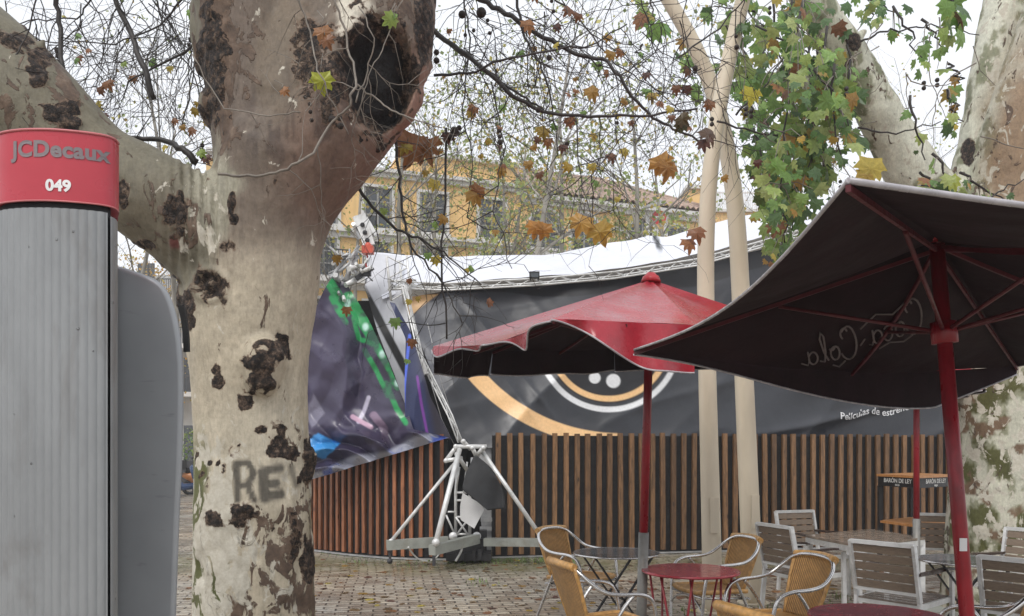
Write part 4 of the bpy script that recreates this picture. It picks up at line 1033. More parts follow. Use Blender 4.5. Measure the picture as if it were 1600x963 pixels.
def fore_branches():
    r = random.Random(21)
    B = [([(640, 20), (685, 55), (740, 95), (800, 150), (850, 175), (920, 183), (1000, 182), (1090, 170)], 9, 3, 5.2, 0), ([(690, 60), (760, 112), (815, 150), (850, 172)], 5, 3, 5.25, 0),
         ([(700, -30), (750, 0), (800, 25), (850, 60), (900, 85), (950, 96), (980, 140), (1020, 185), (1060, 205), (1110, 232)], 9, 3, 5.4, 0),
         ([(678, 118), (730, 115), (800, 90), (880, 75), (920, 72), (980, 38)], 4.5, 2, 5.0, 0), ([(617, 190), (622, 262), (628, 330), (642, 385), (692, 442), (722, 505)], 5.5, 2, 4.9, 0),
         ([(697, 200), (696, 300), (690, 400), (698, 530)], 4, 3, 5.0, 0), ([(546, 276), (580, 322), (620, 360), (660, 374), (700, 402), (752, 445)], 6, 2, 4.8, 0),
         ([(85, -20), (95, 45), (98, 115)], 8, 7, 4.6, 0), ([(170, -20), (204, 50), (222, 100), (240, 156)], 8, 10, 4.7, 0), ([(335, 52), (262, 95), (200, 128)], 5, 2.5, 4.8, 0),
         ([(190, 216), (250, 218), (285, 232), (308, 255)], 6, 12, 4.4, 0), ([(150, 190), (200, 240), (250, 240)], 3, 2, 4.8, 0),
         ([(340, 272), (400, 276), (450, 265), (490, 240), (520, 190), (548, 165), (556, 125), (542, 60), (520, -10)], 4.5, 3.5, 3.6, 1), ([(556, 160), (575, 110), (585, 60), (560, 10)], 2.5, 2, 3.65, 1),
         ([(300, 85), (350, 170), (420, 182), (470, 176)], 2.2, 2, 3.7, 1), ([(460, -10), (485, 50), (495, 110), (520, 160), (545, 210)], 3, 1.6, 3.6, 1), ([(555, 130), (600, 165), (630, 180), (690, 200)], 3, 2, 3.7, 1), ([(630, 0), (600, 70), (575, 120), (560, 180)], 2, 1.4, 3.7, 1),
         ([(800, -20), (820, 60), (845, 100), (860, 150), (872, 240)], 5, 1.6, 5.3, 0), ([(720, -20), (735, 60), (722, 170), (738, 260), (730, 340)], 3, 1.4, 5.1, 0), ([(850, -20), (905, 30), (960, 100), (1010, 130), (1080, 190)], 3, 1.4, 5.8, 0),
         ([(1060, 90), (1125, 45), (1165, -10)], 3, 2, 5.6, 0), ([(1000, 182), (960, 230), (900, 300), (880, 380)], 2, 1.2, 5.2, 0), ([(900, 183), (905, 260), (925, 350)], 2.4, 1.2, 5.1, 0), ([(768, 130), (790, 230), (770, 330), (800, 420)], 2.5, 1.2, 5.0, 0),
         ([(290, -10), (250, 40), (180, 70), (90, 60)], 3.5, 1.5, 4.9, 0), ([(60, -10), (40, 60), (10, 110), (30, 180), (85, 205)], 2.6, 1.4, 3.9, 0), ([(330, -10), (310, 60), (300, 130), (285, 200)], 3, 1.5, 4.9, 0), ([(240, -10), (262, 60), (300, 110), (320, 180), (335, 215)], 3, 1.4, 5, 0), ([(150, -10), (120, 30), (60, 30), (-20, 50)], 3, 1.4, 4.8, 0)]
    leaves = []; balls = M(); sub = M(); subp = M(); sub2 = M()
    def twig(p0, ang, L, w, Y, depth, dst):
        n = max(3, int(L/14)); pts = [p0]; a = ang
        for i in range(n):
            a += r.gauss(0, .22)+(.06 if math.cos(a) > 0 else -.06)*0.6
            q = pts[-1]; pts.append((q[0]+math.cos(a)*L/n, q[1]+math.sin(a)*L/n))
        dst.tube([P(x, y, Y+k*.02) for k, (x, y) in enumerate(pts)], [max(.35, w*(1-.7*k/n))/F*Y*.5*1.0 for k in range(n+1)], 4, cap=False)
        if depth > 0:
            for k in range(1, n+1):
                if r.random() < .38: twig(pts[k], a+r.choice([-1, 1])*r.uniform(.4, 1.1), L*r.uniform(.35, .6), w*.62, Y+r.uniform(-.05, .1), depth-1, dst)
        x, y = pts[-1]
        if dst is sub and r.random() < .05: leaves.append((P(x, y, Y), r.uniform(10, 20)/F*Y, (r.gauss(0, .4), r.gauss(0, .3), -1), (r.gauss(0, .5), -1, .2), jitter(r.choice(YEL+BRN+GREENS[:2]), r)))
        if r.random() < .006:
            for b in range(r.choice([1, 2, 3])): balls.ball(P(x+r.gauss(0, 2), y+8+b*9, Y), r.uniform(3, 4.6)/F*Y, 6)
    for pl, w0, w1, Y, pale in B:
        q = wob(pl, r, 1.6); n = len(q); m = M()
        m.tube([P(x, y, Y+.03*math.sin(i*.4)) for i, (x, y) in enumerate(q)], [(w0+(w1-w0)*i/(n-1))/F*Y*.5 for i in range(n)], 7)
        obj('branch', m, MT['twig_pale' if pale else 'twig'], BIG)
        for i in range(2, n, 2):
            if r.random() < (.55 if not pale else .25):
                a = math.atan2(q[i][1]-q[i-1][1], q[i][0]-q[i-1][0])+r.choice([-1, 1])*r.uniform(.5, 1.3)
                if math.sin(a) < -.2 and r.random() < .5: a = -a
                twig(q[i], a, r.uniform(50, 150), 2.0, Y, 2, subp if pale else sub)
    for k in range(80):                    # thin shoots coming down into the frame
        x = r.choice([r.uniform(190, 335), r.uniform(0, 190), r.uniform(680, 1100), r.uniform(680, 1120)]); y = r.uniform(-40, 120) if x > 340 else r.uniform(-40, 60)
        twig((x, y), r.uniform(.5, 2.6), r.uniform(120, 260), 2.1, r.uniform(4.7, 6.4), 2, sub)
    tag(obj('twigs', sub, MT['twig'], BIG), kind='stuff'); tag(obj('pale_shoots', subp, MT['twig_pale'], BIG), kind='stuff')
    for x, y, b in ((752, 20, 8), (722, 23, 6), (762, 32, 3), (740, 48, 3), (727, 55, 3), (765, 52, 3), (682, 82, 4.5), (682, 95, 5), (710, 205, 7), (705, 215, 5), (841, 172, 4.5), (862, 2, 3), (865, 18, 3), (1086, 107, 4.5), (484, 163, 3.2), (485, 175, 3.2), (487, 188, 3.4), (519, 187, 6), (530, 184, 5), (532, 197, 5.2), (1150, 57, 3), (1151, 74, 4), (937, 102, 2.5), (97, 178, 3)):
        balls.ball(P(x, y, 3.7 if 400 < x < 600 else 5.0), b/F*(3.7 if 400 < x < 600 else 5.0), 8)
    tag(obj('seed_balls', balls, MT['ball'], BIG), kind='stuff')
    L = [(650, 208, 52, BRN[0], 5.0), (668, 214, 40, BRN[2], 5.05), (637, 222, 22, YEL[1], 5.0), (1028, 242, 34, lin(176, 132, 66), 5.2), (1044, 248, 34, lin(160, 118, 60), 5.2), (736, 295, 28, YEL[2], 5.0), (750, 290, 22, BRN[2], 5),
         (838, 345, 26, lin(190, 138, 70), 5.1), (852, 348, 26, lin(178, 130, 66), 5.1), (914, 335, 34, lin(180, 142, 70), 5.1), (932, 348, 36, lin(186, 156, 74), 5.1), (1085, 355, 26, BRN[0], 5.2), (1074, 372, 24, BRN[2], 5.2), (617, 25, 22, GREENS[3], 3.7), (501, 112, 32, lin(170, 176, 66), 3.65),
         (501, 40, 26, BRN[2], 3.65), (507, 55, 22, BRN[0], 3.65), (440, 138, 14, BRN[2], 3.7), (850, 200, 18, YEL[0], 5.4), (857, 215, 16, BRN[2], 5.4), (165, 125, 18, BRN[0], 4.8), (155, 135, 14, BRN[1], 4.8), (700, 205, 20, BRN[3], 5), (822, 30, 22, BRN[2], 5.1), (955, 78, 18, YEL[2], 5.4), (920, 135, 24, YEL[2], 5.3), (893, 12, 18, BRN[1], 5), (905, 20, 14, BRN[1], 5),
         (1060, 180, 22, lin(90, 76, 50), 5.3), (1070, 190, 20, lin(80, 80, 50), 5.3), (1098, 200, 30, lin(96, 76, 60), 5.3), (1100, 215, 22, BRN[3], 5.3), (617, 20, 12, GREENS[1], 3.7), (743, 165, 16, BRN[2], 5), (735, 172, 14, YEL[0], 5), (890, 255, 16, YEL[0], 5.1), (925, 255, 14, YEL[1], 5.1), (680, 280, 18, YEL[1], 5), (600, 325, 12, GREENS[3], 4.9), (680, 400, 16, YEL[1], 4.9), (668, 395, 12, GREENS[1], 4.9), (550, 290, 14, YEL[1], 4.8),
         (300, 15, 14, GREENS[1], 4.8), (190, 97, 10, GREENS[3], 4.8), (303, 200, 14, BRN[0], 4.8), (275, 185, 12, BRN[0], 4.8), (283, 195, 10, YEL[2], 4.8), (290, 255, 12, GREENS[3], 4.5), (310, 235, 14, GREENS[3], 4.5), (640, 468, 10, YEL[1], 4.9), (653, 463, 9, YEL[0], 4.9), (516, 320, 14, GREENS[4], 4.6), (1185, 88, 0, 0, 0)]
    for x, y, s, c, Y in L:
        if s: sub2.tube([P(x, y, Y), P(x+r.gauss(0, 3), y-s*.45, Y+.01), P(x+r.gauss(0, 8), y-s*.9, Y+.03)], .0022, 4)
        if s: leaves.append((P(x, y, Y), s*1.15/F*Y, (r.gauss(0, .5), r.gauss(0, .2), -1), (r.gauss(0, .35), -1, r.gauss(0, .3)), jitter(c, r, .08)))
    Vv, Ff, Cc = leaf_mesh(leaves, .55); o = obj('leaves', (Vv, Ff), MT['leaf'], BIG, colors=Cc); tag(obj('leaf_stalks', sub2, MT['twig_pale'], BIG), kind='stuff')
fore_branches()

def right_foliage():
    r = random.Random(33); leaves = []; tw = M(); dark = M()
    # strands of hanging leaves: (x0,y0,x1,y1,number,size,spread)
    S = [(1140, 60, 1150, 150, 34, 20, 26), (1175, 120, 1190, 330, 60, 20, 30), (1300, 120, 1310, 250, 40, 24, 30), (1210, 20, 1220, 160, 70, 22, 34), (1225, 280, 1225, 380, 60, 20, 26), (1250, 20, 1215, 330, 150, 24, 34), (1290, 60, 1262, 300, 110, 24, 26), (1190, 60, 1195, 250, 60, 20, 26), (1235, 180, 1240, 360, 130, 24, 26), (1200, 250, 1215, 400, 60, 18, 16), (1270, 200, 1285, 290, 60, 22, 20),
         (1160, 90, 1180, 190, 26, 20, 22), (1190, 40, 1120, 10, 24, 22, 22), (1070, 60, 1085, 130, 14, 24, 8), (1012, 0, 1022, 50, 12, 26, 10), (1000, 90, 1005, 100, 3, 18, 4), (1330, 90, 1320, 220, 40, 24, 16), (1330, 10, 1400, 20, 20, 20, 16), (1400, 30, 1440, 90, 14, 20, 10), (1480, 10, 1500, 40, 18, 28, 16),
         (1440, 50, 1475, 75, 10, 20, 8), (1480, 160, 1500, 190, 10, 22, 12), (1460, 260, 1490, 300, 16, 22, 14), (1500, 290, 1570, 320, 20, 16, 16), (1440, 290, 1460, 305, 8, 22, 8), (1380, 0, 1360, 30, 8, 20, 10), (1230, 0, 1300, 30, 50, 22, 24), (1180, 220, 1200, 300, 26, 18, 12), (1265, 100, 1330, 200, 40, 26, 18), (1150, 0, 1200, 60, 24, 20, 20), (1485, 120, 1500, 130, 5, 20, 8), (1420, 170, 1440, 250, 6, 16, 8)]
    for x0, y0, x1, y1, n, s, sp in S:
        Y = r.uniform(6.8, 8.0) if x0 > 1200 else r.uniform(8.9, 9.6); pts = []
        for k in range(9): t = k/8; pts.append(P(x0+(x1-x0)*t+r.gauss(0, 4), y0-20+(y1-y0+20)*t, Y+r.gauss(0, .04)))
        dark.tube(pts, [.013*(1-.6*k/8) for k in range(9)], 5)
        for i in range(int(n*.82)):
            t = r.random(); x = x0+(x1-x0)*t+r.gauss(0, sp*.62); y = y0+(y1-y0)*t+r.gauss(0, 12); yy = Y+r.gauss(0, .35)
            p = P(x, y, yy); sz = s*r.uniform(.45, 1.3)/F*yy
            c = r.choice(GREENS); c = r.choice(YEL) if r.random() < .07 else c; c = r.choice(BRN) if r.random() < .025 else c
            leaves.append((p, sz, (r.gauss(0, .55), r.gauss(0, .45), -1+r.gauss(0, .3)), (r.gauss(0, .7), -1, r.gauss(.5, .5)), jitter(c, r, .25)))
            if r.random() < .35:
                j = pts[int(t*8)]; tw.tube([j, j.lerp(p, .5)+Vector((0, 0, .04)), p], [.005, .004, .003], 4, cap=False)
    for x, y, s, c in ((1362, 245, 44, YEL[1]), (1350, 262, 30, YEL[0]), (1175, 135, 30, lin(186, 176, 60)), (1485, 275, 26, lin(170, 180, 80))):
        leaves.append((P(x, y, 6.8), s*1.1/F*6.8, (r.gauss(0, .3), 0, -1), (.1, -1, .1), c))
    for pl in ([(1345, 65), (1375, 50), (1420, 44), (1460, 40), (1530, 55)], [(1235, -10), (1238, 60), (1260, 100), (1280, 150), (1295, 210)], [(1180, 40), (1260, 80), (1300, 130)], [(1265, 40), (1262, 200), (1272, 270)], [(1340, 200), (1400, 210), (1470, 190)], [(1150, 180), (1200, 130), (1250, 40)],
               [(1530, 330), (1560, 300), (1600, 280)], [(1400, 330), (1440, 290), (1480, 300)], [(1120, 190), (1190, 210), (1330, 215)]):
        q = wob(pl, r, 2); Y = 7.4; dark.tube([P(x, y, Y) for x, y in q], [3.6/F*Y*.5*(1-.6*i/len(q)) for i in range(len(q))], 5)
    for k in range(46):
        x = r.uniform(1120, 1600); y = r.uniform(-20, 230); a = r.uniform(.3, 2.8); L = r.uniform(50, 160); pts = []; Y = r.uniform(6.5, 9)
        for i in range(8): pts.append(P(x, y, Y)); a += r.gauss(0, .3); x += math.cos(a)*L/8; y += math.sin(a)*L/8
        tw.tube(pts, [.006-.0005*i for i in range(8)], 4, cap=False)
        if r.random() < .4:
            for b in range(2): dark.ball(P(x, y+6+b*8, Y), .02, 5)
    tag(obj('hanging_twigs', dark, MT['twig'], RT_), kind='stuff'); tag(obj('twigs', tw, MT['twig_pale'], RT_), kind='stuff')
    Vv, Ff, Cc = leaf_mesh(leaves, .25); obj('leaves', (Vv, Ff), MT['leaf'], RT_, colors=Cc)
right_foliage()

# ================================================================== bare trees behind
MT['bark_grey'] = simple('pale_grey_bark', (.27, .25, .215), .75, 0, .3, 3, dirt=(.14, .13, .09), stretch=(1, 1, .4))
MT['twig_far'] = simple('brown_grey_twig', (.17, .155, .13), .8, 0, .25, 3)
LEAFQ = 0
def bare_tree(px, Y, H, seed, label, leafy=1.0, lean=0, low=.30, cols=None, r0=.17, group='bare trees between pavilion and buildings'):
    r = random.Random(seed); base = G(px, Y); t = thing('bare_tree', label, 'tree', tuple(base), group)
    tr = M(); tw = M(); lp = []
    def limb(p, d, L, rad, depth, dst):
        n = 5 if depth > 1 else 4; pts = [p]; dd = d.copy()
        for i in range(n):
            dd = (dd+Vector((r.gauss(0, .13), r.gauss(0, .13), r.gauss(.05, .07)))).normalized(); pts.append(pts[-1]+dd*L/n)
        rs = [rad*(1-.55*i/n) for i in range(n+1)]
        (tr if depth >= 3 else tw).tube(pts, rs, 6 if depth >= 3 else (4 if depth == 2 else 3), cap=False)
        if depth == 0:
            for q in pts[1:]:
                if r.random() < .58*leafy: lp.append(q+Vector((r.gauss(0, .1), r.gauss(0, .1), r.gauss(0, .1))))
            return
        kids = {4: 5, 3: 4, 2: 4, 1: 3}[depth]
        for k in range(kids):
            i = r.randint(2, n) if depth < 4 else r.randint(2, n); q = pts[i]
            ax = Vector((r.gauss(0, 1), r.gauss(0, 1), r.gauss(0, .35))).normalized()
            nd = (dd*.75+ax*r.uniform(.45, .95)+Vector((0, 0, .22 if depth > 2 else -.05))).normalized()
            limb(q, nd, L*r.uniform(.5, .72), rs[i]*r.uniform(.45, .65), depth-1, dst)
    # leader
    n = 9; pts = [base]; d = Vector((lean, 0, 1)).normalized(); Lh = H*.82
    for i in range(n):
        d = (d+Vector((r.gauss(0, .04), r.gauss(0, .04), .04))).normalized(); pts.append(pts[-1]+d*Lh/n)
    rs = [r0*(1-.78*i/n) for i in range(n+1)]; tr.tube(pts, rs, 8)
    for i in range(n+1):
        if i/n < low: continue
        for k in range(2 if i < n else 4):
            a = r.uniform(0, 2*PI); nd = Vector((math.cos(a)*.75, math.sin(a)*.75, r.uniform(.35, 1.1))).normalized()
            limb(pts[i], nd, H*r.uniform(.13, .20), rs[i]*.5, 3 if i/n < .8 else 2, tr)
    obj('trunk', tr, MT['bark_grey'], t); tag(obj('twigs', tw, MT['twig_far'], t), kind='stuff')
    cols = cols or [lin(136, 152, 88), lin(158, 166, 98), lin(118, 134, 78), lin(178, 172, 92), lin(186, 160, 80), lin(148, 160, 112)]
    nl = len(lp)
    if nl:
        R = np.random.RandomState(seed); C = np.array([tuple(q) for q in lp]); a = R.normal(size=(nl, 3)); a /= np.linalg.norm(a, axis=1)[:, None]; b = np.cross(a, R.normal(size=(nl, 3))); b /= np.linalg.norm(b, axis=1)[:, None]
        s = (R.uniform(.03, .08, nl))[:, None]
        V = np.stack([C-a*s, C+b*s*.8, C+a*s, C-b*s*.7], 1).reshape(-1, 3); idx = np.arange(nl)*4
        Fq = [(i, i+1, i+2, i+3) for i in idx.tolist()]; cc = np.array(cols)[R.randint(0, len(cols), nl)]; cc = np.repeat(cc*R.uniform(.8, 1.2, (nl, 1)), 4, 0)
        obj('leaves', (V, Fq), MT['leaf'], t, colors=cc)
    return t
BT_ = [(822, 19, 13, 'slim grey trunked tree rising straight above the red parasol peak side', 1.0, 0, .3),
       (745, 26, 14, 'leaning grey tree left of the parasol with loose green leaves', 1.0, .10, .3),
       (640, 23, 13, 'tall twiggy tree standing beside the big foreground trunk', .7, -.06, .35),
       (880, 24, 14, 'greenish young tree in front of the first arched window', 1.3, .02, .25),
       (985, 22, 13, 'green leaved slim tree in front of the tiled roof middle', 1.4, .02, .25),
       (1075, 26, 13, 'dark thin tree just left of the cream crossing poles', .6, -.05, .3),
       (700, 28, 15, 'pale double stemmed tree in front of french windows', .8, .04, .3),
       (780, 30, 15, 'bushy olive green tree by the end of the tiled roof', 1.4, -.03, .25),
       (930, 31, 14, 'far bare tree with yellow leaf tips over the roof ridge', 1.0, .0, .3),
       (560, 29, 14, 'bare tree over the collapsed truss with few leaves', .5, .05, .35),
       (1190, 33, 14, 'distant grey bare tree behind the green hanging foliage', .3, 0, .3),
       (1400, 30, 15, 'distant reddish bare tree between the forked limbs', .35, .0, .3),
       (1480, 34, 14, 'far bare tree behind the fork of the camouflage tree', .35, .02, .3),
       (270, 24, 15, 'bare twiggy tree seen left of the huge trunk', .25, .02, .4),
       (170, 27, 15, 'thin bare tree above the red terminal head', .2, .03, .4),
       (60, 22, 14, 'leafless tree at the far left above the pale limb', .15, .05, .4),
       (1320, 36, 15, 'hazy distant bare tree right of the leafy limb', .3, 0, .3)]
for i, (x, Y, H, lb, lf, ln, lw) in enumerate(BT_): bare_tree(x, Y, H, 100+i*7, lb, lf, ln, lw, r0=.13 if Y > 21 else .11)
YC = [lin(206, 170, 80), lin(190, 150, 60), lin(170, 160, 80)]
bare_tree(205, 38, 10.5, 400, 'yellow autumn tree glimpsed above the grey cabinet', 3.0, 0, .3, YC, .15)
bare_tree(262, 41, 11, 401, 'golden leaved tree behind the underside of the pale limb', 3.0, 0, .3, YC, .15)
# ================================================================== cream curved poles
MT['cream'] = simple('cream_pole_paint', (.66, .575, .44), .42, 0, .10, 3, dirt=(.36, .29, .21), stretch=(1, 1, .25))
def cream_pole(pl, Y, label):
    b = G(pl[0][0], Y); t = thing('curved_pole', label, 'pole', tuple(b), 'cream crossing poles')
    q = np.array(pl, float); d = np.r_[0, np.cumsum(np.hypot(np.diff(q[:, 0]), np.diff(q[:, 1])))]; n = 60; tt = np.linspace(0, d[-1], n)
    x = np.interp(tt, d, q[:, 0]); y = np.interp(tt, d, q[:, 1]); r = np.interp(tt, d, q[:, 2])
    for _ in range(5): x[1:-1] = (x[:-2]+2*x[1:-1]+x[2:])/4
    m = M(); m.tube([P(x[i], y[i], Y) for i in range(n)], [r[i]/F*Y for i in range(n)], 24); obj('shaft', m, MT['cream'], t)
    m = M(); m.tube([b+Vector((0, 0, .0)), b+Vector((0, 0, .02))], .16, 20)
    for k in range(4): a = PI/4+k*PI/2; m.tube([b+Vector((.13*math.cos(a), .13*math.sin(a), .02)), b+Vector((.13*math.cos(a), .13*math.sin(a), .045))], .014, 6)
    obj('base_plate', m, MT['cream'], t)
    m = M(); z = 1.05; m.box(b+Vector((-.01, -.103-.0, z-.1)), (.08, .02, .34)); obj('access_hatch', m, MT['cream'], t)
    m = M(); e = P(x[-1], y[-1], Y); e2 = P(x[-2], y[-2], Y); m.beam(e, e+(e-e2).normalized()*.7, .26, .12, (0, 1, 0)); obj('lamp_head', m, MT['alu_dull'], t)
cream_pole([(1114, 957, 15.5), (1112, 860, 15), (1108, 700, 14.2), (1103, 500, 13.3), (1102, 400, 13), (1106, 300, 12.6), (1117, 200, 12.2), (1135, 110, 12), (1160, 0, 11.6), (1195, -130, 11), (1250, -280, 10), (1330, -420, 9)], 8.1, 'nearer cream curved pole bending right towards its top')
cream_pole([(1177, 943, 16), (1174, 860, 15.5), (1168, 720, 15), (1163, 600, 14.5), (1158, 470, 14), (1152, 350, 13.5), (1144, 275, 13), (1130, 200, 12.6), (1110, 125, 12), (1080, 60, 11.5), (1045, 0, 11), (990, -90, 10), (920, -190, 9)], 8.55, 'cream curved pole standing behind the other and bending left towards its top')

# ================================================================== parasols
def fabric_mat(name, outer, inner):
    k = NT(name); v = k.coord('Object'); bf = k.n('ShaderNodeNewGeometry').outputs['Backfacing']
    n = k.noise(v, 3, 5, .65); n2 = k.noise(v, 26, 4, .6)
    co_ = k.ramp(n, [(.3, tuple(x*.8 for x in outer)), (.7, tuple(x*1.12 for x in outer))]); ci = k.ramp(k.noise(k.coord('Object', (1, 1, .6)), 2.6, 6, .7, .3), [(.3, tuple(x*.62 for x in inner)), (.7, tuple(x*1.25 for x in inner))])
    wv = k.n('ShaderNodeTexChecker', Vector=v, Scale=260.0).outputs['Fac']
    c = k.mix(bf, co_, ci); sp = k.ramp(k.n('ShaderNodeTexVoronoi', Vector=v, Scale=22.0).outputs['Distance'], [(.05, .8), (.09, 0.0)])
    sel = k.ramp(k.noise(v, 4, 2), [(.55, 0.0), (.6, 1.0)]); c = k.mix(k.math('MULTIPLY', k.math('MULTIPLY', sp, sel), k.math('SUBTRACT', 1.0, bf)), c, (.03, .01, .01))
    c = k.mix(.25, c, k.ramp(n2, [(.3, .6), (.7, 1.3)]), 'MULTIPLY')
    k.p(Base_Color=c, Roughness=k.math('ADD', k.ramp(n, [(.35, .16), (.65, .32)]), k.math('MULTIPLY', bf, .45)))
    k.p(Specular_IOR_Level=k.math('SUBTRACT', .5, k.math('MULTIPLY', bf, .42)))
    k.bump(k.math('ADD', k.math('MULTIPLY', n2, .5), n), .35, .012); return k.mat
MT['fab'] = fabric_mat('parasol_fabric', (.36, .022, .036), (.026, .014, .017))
MT['hem'] = simple('pale_wet_hem', (.42, .40, .42), .25, 0, .2, 9)
def tri_panel(m, ap, e0, e1, nt=26, ns=30, sag=.05, inward=.06, edgesag=.03, seed=1, wr=.012, mi=0, collect=None):
    ap = Vector(ap); e0 = Vector(e0); e1 = Vector(e1); mid = (e0+e1)/2; ctr = Vector((ap.x, ap.y, mid.z)); inn = (ctr-mid).normalized()
    A = np.zeros((nt, ns, 3))
    def f(t, s):
        p = e0.lerp(e1, s)+inn*inward*math.sin(PI*s)-Vector((0, 0, edgesag*math.sin(PI*s)))
        q = ap.lerp(p, t); q.z -= sag*math.sin(PI*s)*math.sin(PI*min(1, t*.9+.1))*1.0
        return q
    for i in range(nt):
        for j in range(ns): A[i, j] = f(i/(nt-1), j/(ns-1))
    B = A.reshape(-1, 3); nz = (fbm(B*3.0, 3, seed)-.5)*wr*2
    sw = np.sin(np.linspace(0, PI, ns))[None, :]*np.linspace(0, 1, nt)[:, None]
    A[:, :, 2] += nz.reshape(nt, ns)*sw
    v1 = A[-1, 0]-A[0, 0]; v2 = A[-1, -1]-A[0, 0]
    if np.cross(v1, v2)[2] < 0: A = A[:, ::-1]
    m.grid(A, mi); 
    return f
def valance(m, f, L, seed, wave=.03, n=60, mi=0, flip=None, lf=None, out=Vector((0, 0, 0)), flat=0):
    rows = 9; A = np.zeros((rows, n, 3)); hem = []
    for j in range(n):
        s = j/(n-1); e = f(1.0, s); l = L*(1+.04*math.sin(s*11+seed)); l = lf(s)*L if lf else l
        for i in range(rows):
            t = i/(rows-1); A[i, j] = e+out*(t*l)*flat+Vector((0, 0, -l*t*(1-flat*.5)))+out*(wave*t*math.sin(s*PI*5+seed)+.02*t)
        hem.append(Vector(A[-1, j]))
    m.grid(A, mi); return hem
def orient_out(m, start, c):
    """flip faces from index start so that they face away from c"""
    for i in range(start, len(m.f)):
        q = [Vector(m.v[k]) for k in m.f[i]]; n = (q[1]-q[0]).cross(q[2]-q[0]); g = sum(q, Vector())/len(q)
        if n.dot(g-c) < 0: m.f[i] = tuple(reversed(m.f[i]))
def parasol(label, foot, ap, hub, rim, edges, pole_r=.031, sleeve=None, name='parasol', cfg=None, group=None, lean=None):
    """rim: corner points in order; edges: per edge dict with valance length"""
    t = thing(name, label, 'parasol', (foot.x, foot.y, 0), group); N = len(rim); c = M(); fs = []; hem = M()
    cen = Vector((ap.x, ap.y, ap.z-1.2))
    for i in range(N):
        e = edges[i]; fs.append(tri_panel(c, ap, rim[i], rim[(i+1) % N], seed=i+3, **e.get('p', {})))
    orient_out(c, 0, cen-Vector((0, 0, 3)))
    for i in range(N):
        e = edges[i]; st = len(c.f)
        if e.get('v'):
            mid = (Vector(rim[i])+Vector(rim[(i+1) % N]))/2; out = Vector((mid.x-ap.x, mid.y-ap.y, 0)).normalized()
            h = valance(c, fs[i], e['v'], i*2.3, out=out, lf=e.get('lf'), wave=e.get('w', .03), flat=e.get('flat', 0)); orient_out(c, st, Vector((ap.x, ap.y, mid.z)))
            hem.tube(h, .006, 5)
        else: hem.tube([fs[i](1, k/24)-Vector((0, 0, .002)) for k in range(25)], e.get('hr', .006), 6)
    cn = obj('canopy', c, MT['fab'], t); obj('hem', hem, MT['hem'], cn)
    m = M(); m.tube([ap+Vector((0, 0, -.02)), ap+Vector((0, 0, .02)), ap+Vector((0, 0, .035)), ap+Vector((0, 0, .05))], [.075, .06, .04, .03], 16); obj('finial', m, simple('red_cap', (.45, .03, .04), .3), t)
    ax = (ap-foot).normalized(); L = (ap-foot).length
    m = M(); s0 = sleeve or 0
    m.tube([foot+ax*(s0-.05 if s0 else .05), ap-ax*.03], pole_r*(.82 if s0 else 1), 16); obj('pole', m, MT['redpaint'], t)
    if s0: m = M(); m.tube([foot+ax*.03, foot+ax*s0], pole_r, 16); obj('pole_sleeve', m, simple('grey_steel_sleeve', (.24, .235, .22), .5, .3, .15, 8, dirt=(.12, .09, .06)), t)
    m = M(); m.box(foot+Vector((0, 0, .035)), (.52, .52, .07)); m.tube([foot+Vector((0, 0, .07)), foot+Vector((0, 0, .22))], pole_r*1.35, 14); obj('base', m, MT['greybeam'], t)
    m = M(); m.tube([hub-ax*.05, hub+ax*.05], pole_r*1.75, 14); obj('hub', m, MT['redpaint'], t)
    for i in range(N):
        for w, q in ((0, Vector(rim[i])), (1, fs[i](1, .5))):
            if w and not edges[i].get('mid', True): continue
            a = ap-Vector((0, 0, .035)); pts = [a.lerp(q, k/6)-Vector((0, 0, .022)) for k in range(7)]
            if w: pts = [fs[i](max(k/6, .03), .5)-Vector((0, 0, .022)) for k in range(7)]
            m = M(); 
            for u, v in zip(pts[:-1], pts[1:]): m.beam(u, v, .013, .018)
            rb = obj('rib', m, MT['rib'], t); m = M(); m.tube([hub, pts[3]+Vector((0, 0, -.012))], .0095, 6); obj('strut', m, MT['rib'], rb)
    return t, cn, fs
# near dark parasol
Yn = 3.9; foot = G(1533, Yn); hub = P(1475, 520, Yn); ap = P(1463, 372, Yn)
foot = hub+(hub-ap).normalized()*0; dv = (P(1511, 963, Yn)-hub).normalized(); foot = hub+dv*(hub.z/-dv.z); foot.z = 0
C1 = P(1325, 281, 2.12); C2 = P(991, 546, 4.25); C3 = P(1590, 572, 5.7); C4 = Vector((3.55, 2.75, 2.27))
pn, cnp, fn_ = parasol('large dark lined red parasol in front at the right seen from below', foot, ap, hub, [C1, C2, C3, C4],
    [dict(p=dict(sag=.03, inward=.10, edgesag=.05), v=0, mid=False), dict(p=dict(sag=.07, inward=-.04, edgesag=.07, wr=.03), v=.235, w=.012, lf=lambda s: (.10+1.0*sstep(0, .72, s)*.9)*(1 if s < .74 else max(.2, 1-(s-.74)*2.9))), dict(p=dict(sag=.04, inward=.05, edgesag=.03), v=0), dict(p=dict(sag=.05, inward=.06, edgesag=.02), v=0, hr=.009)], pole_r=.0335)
# sticker on the pole
m = M(); b = foot+(hub-foot)*((P(1502, 850, Yn).z)/hub.z); ax = (hub-foot).normalized()
m.box(b+Vector((-.008, -.0335, 0)), (.034, .004, .06)); obj('sticker', m, MT['white'], pn)
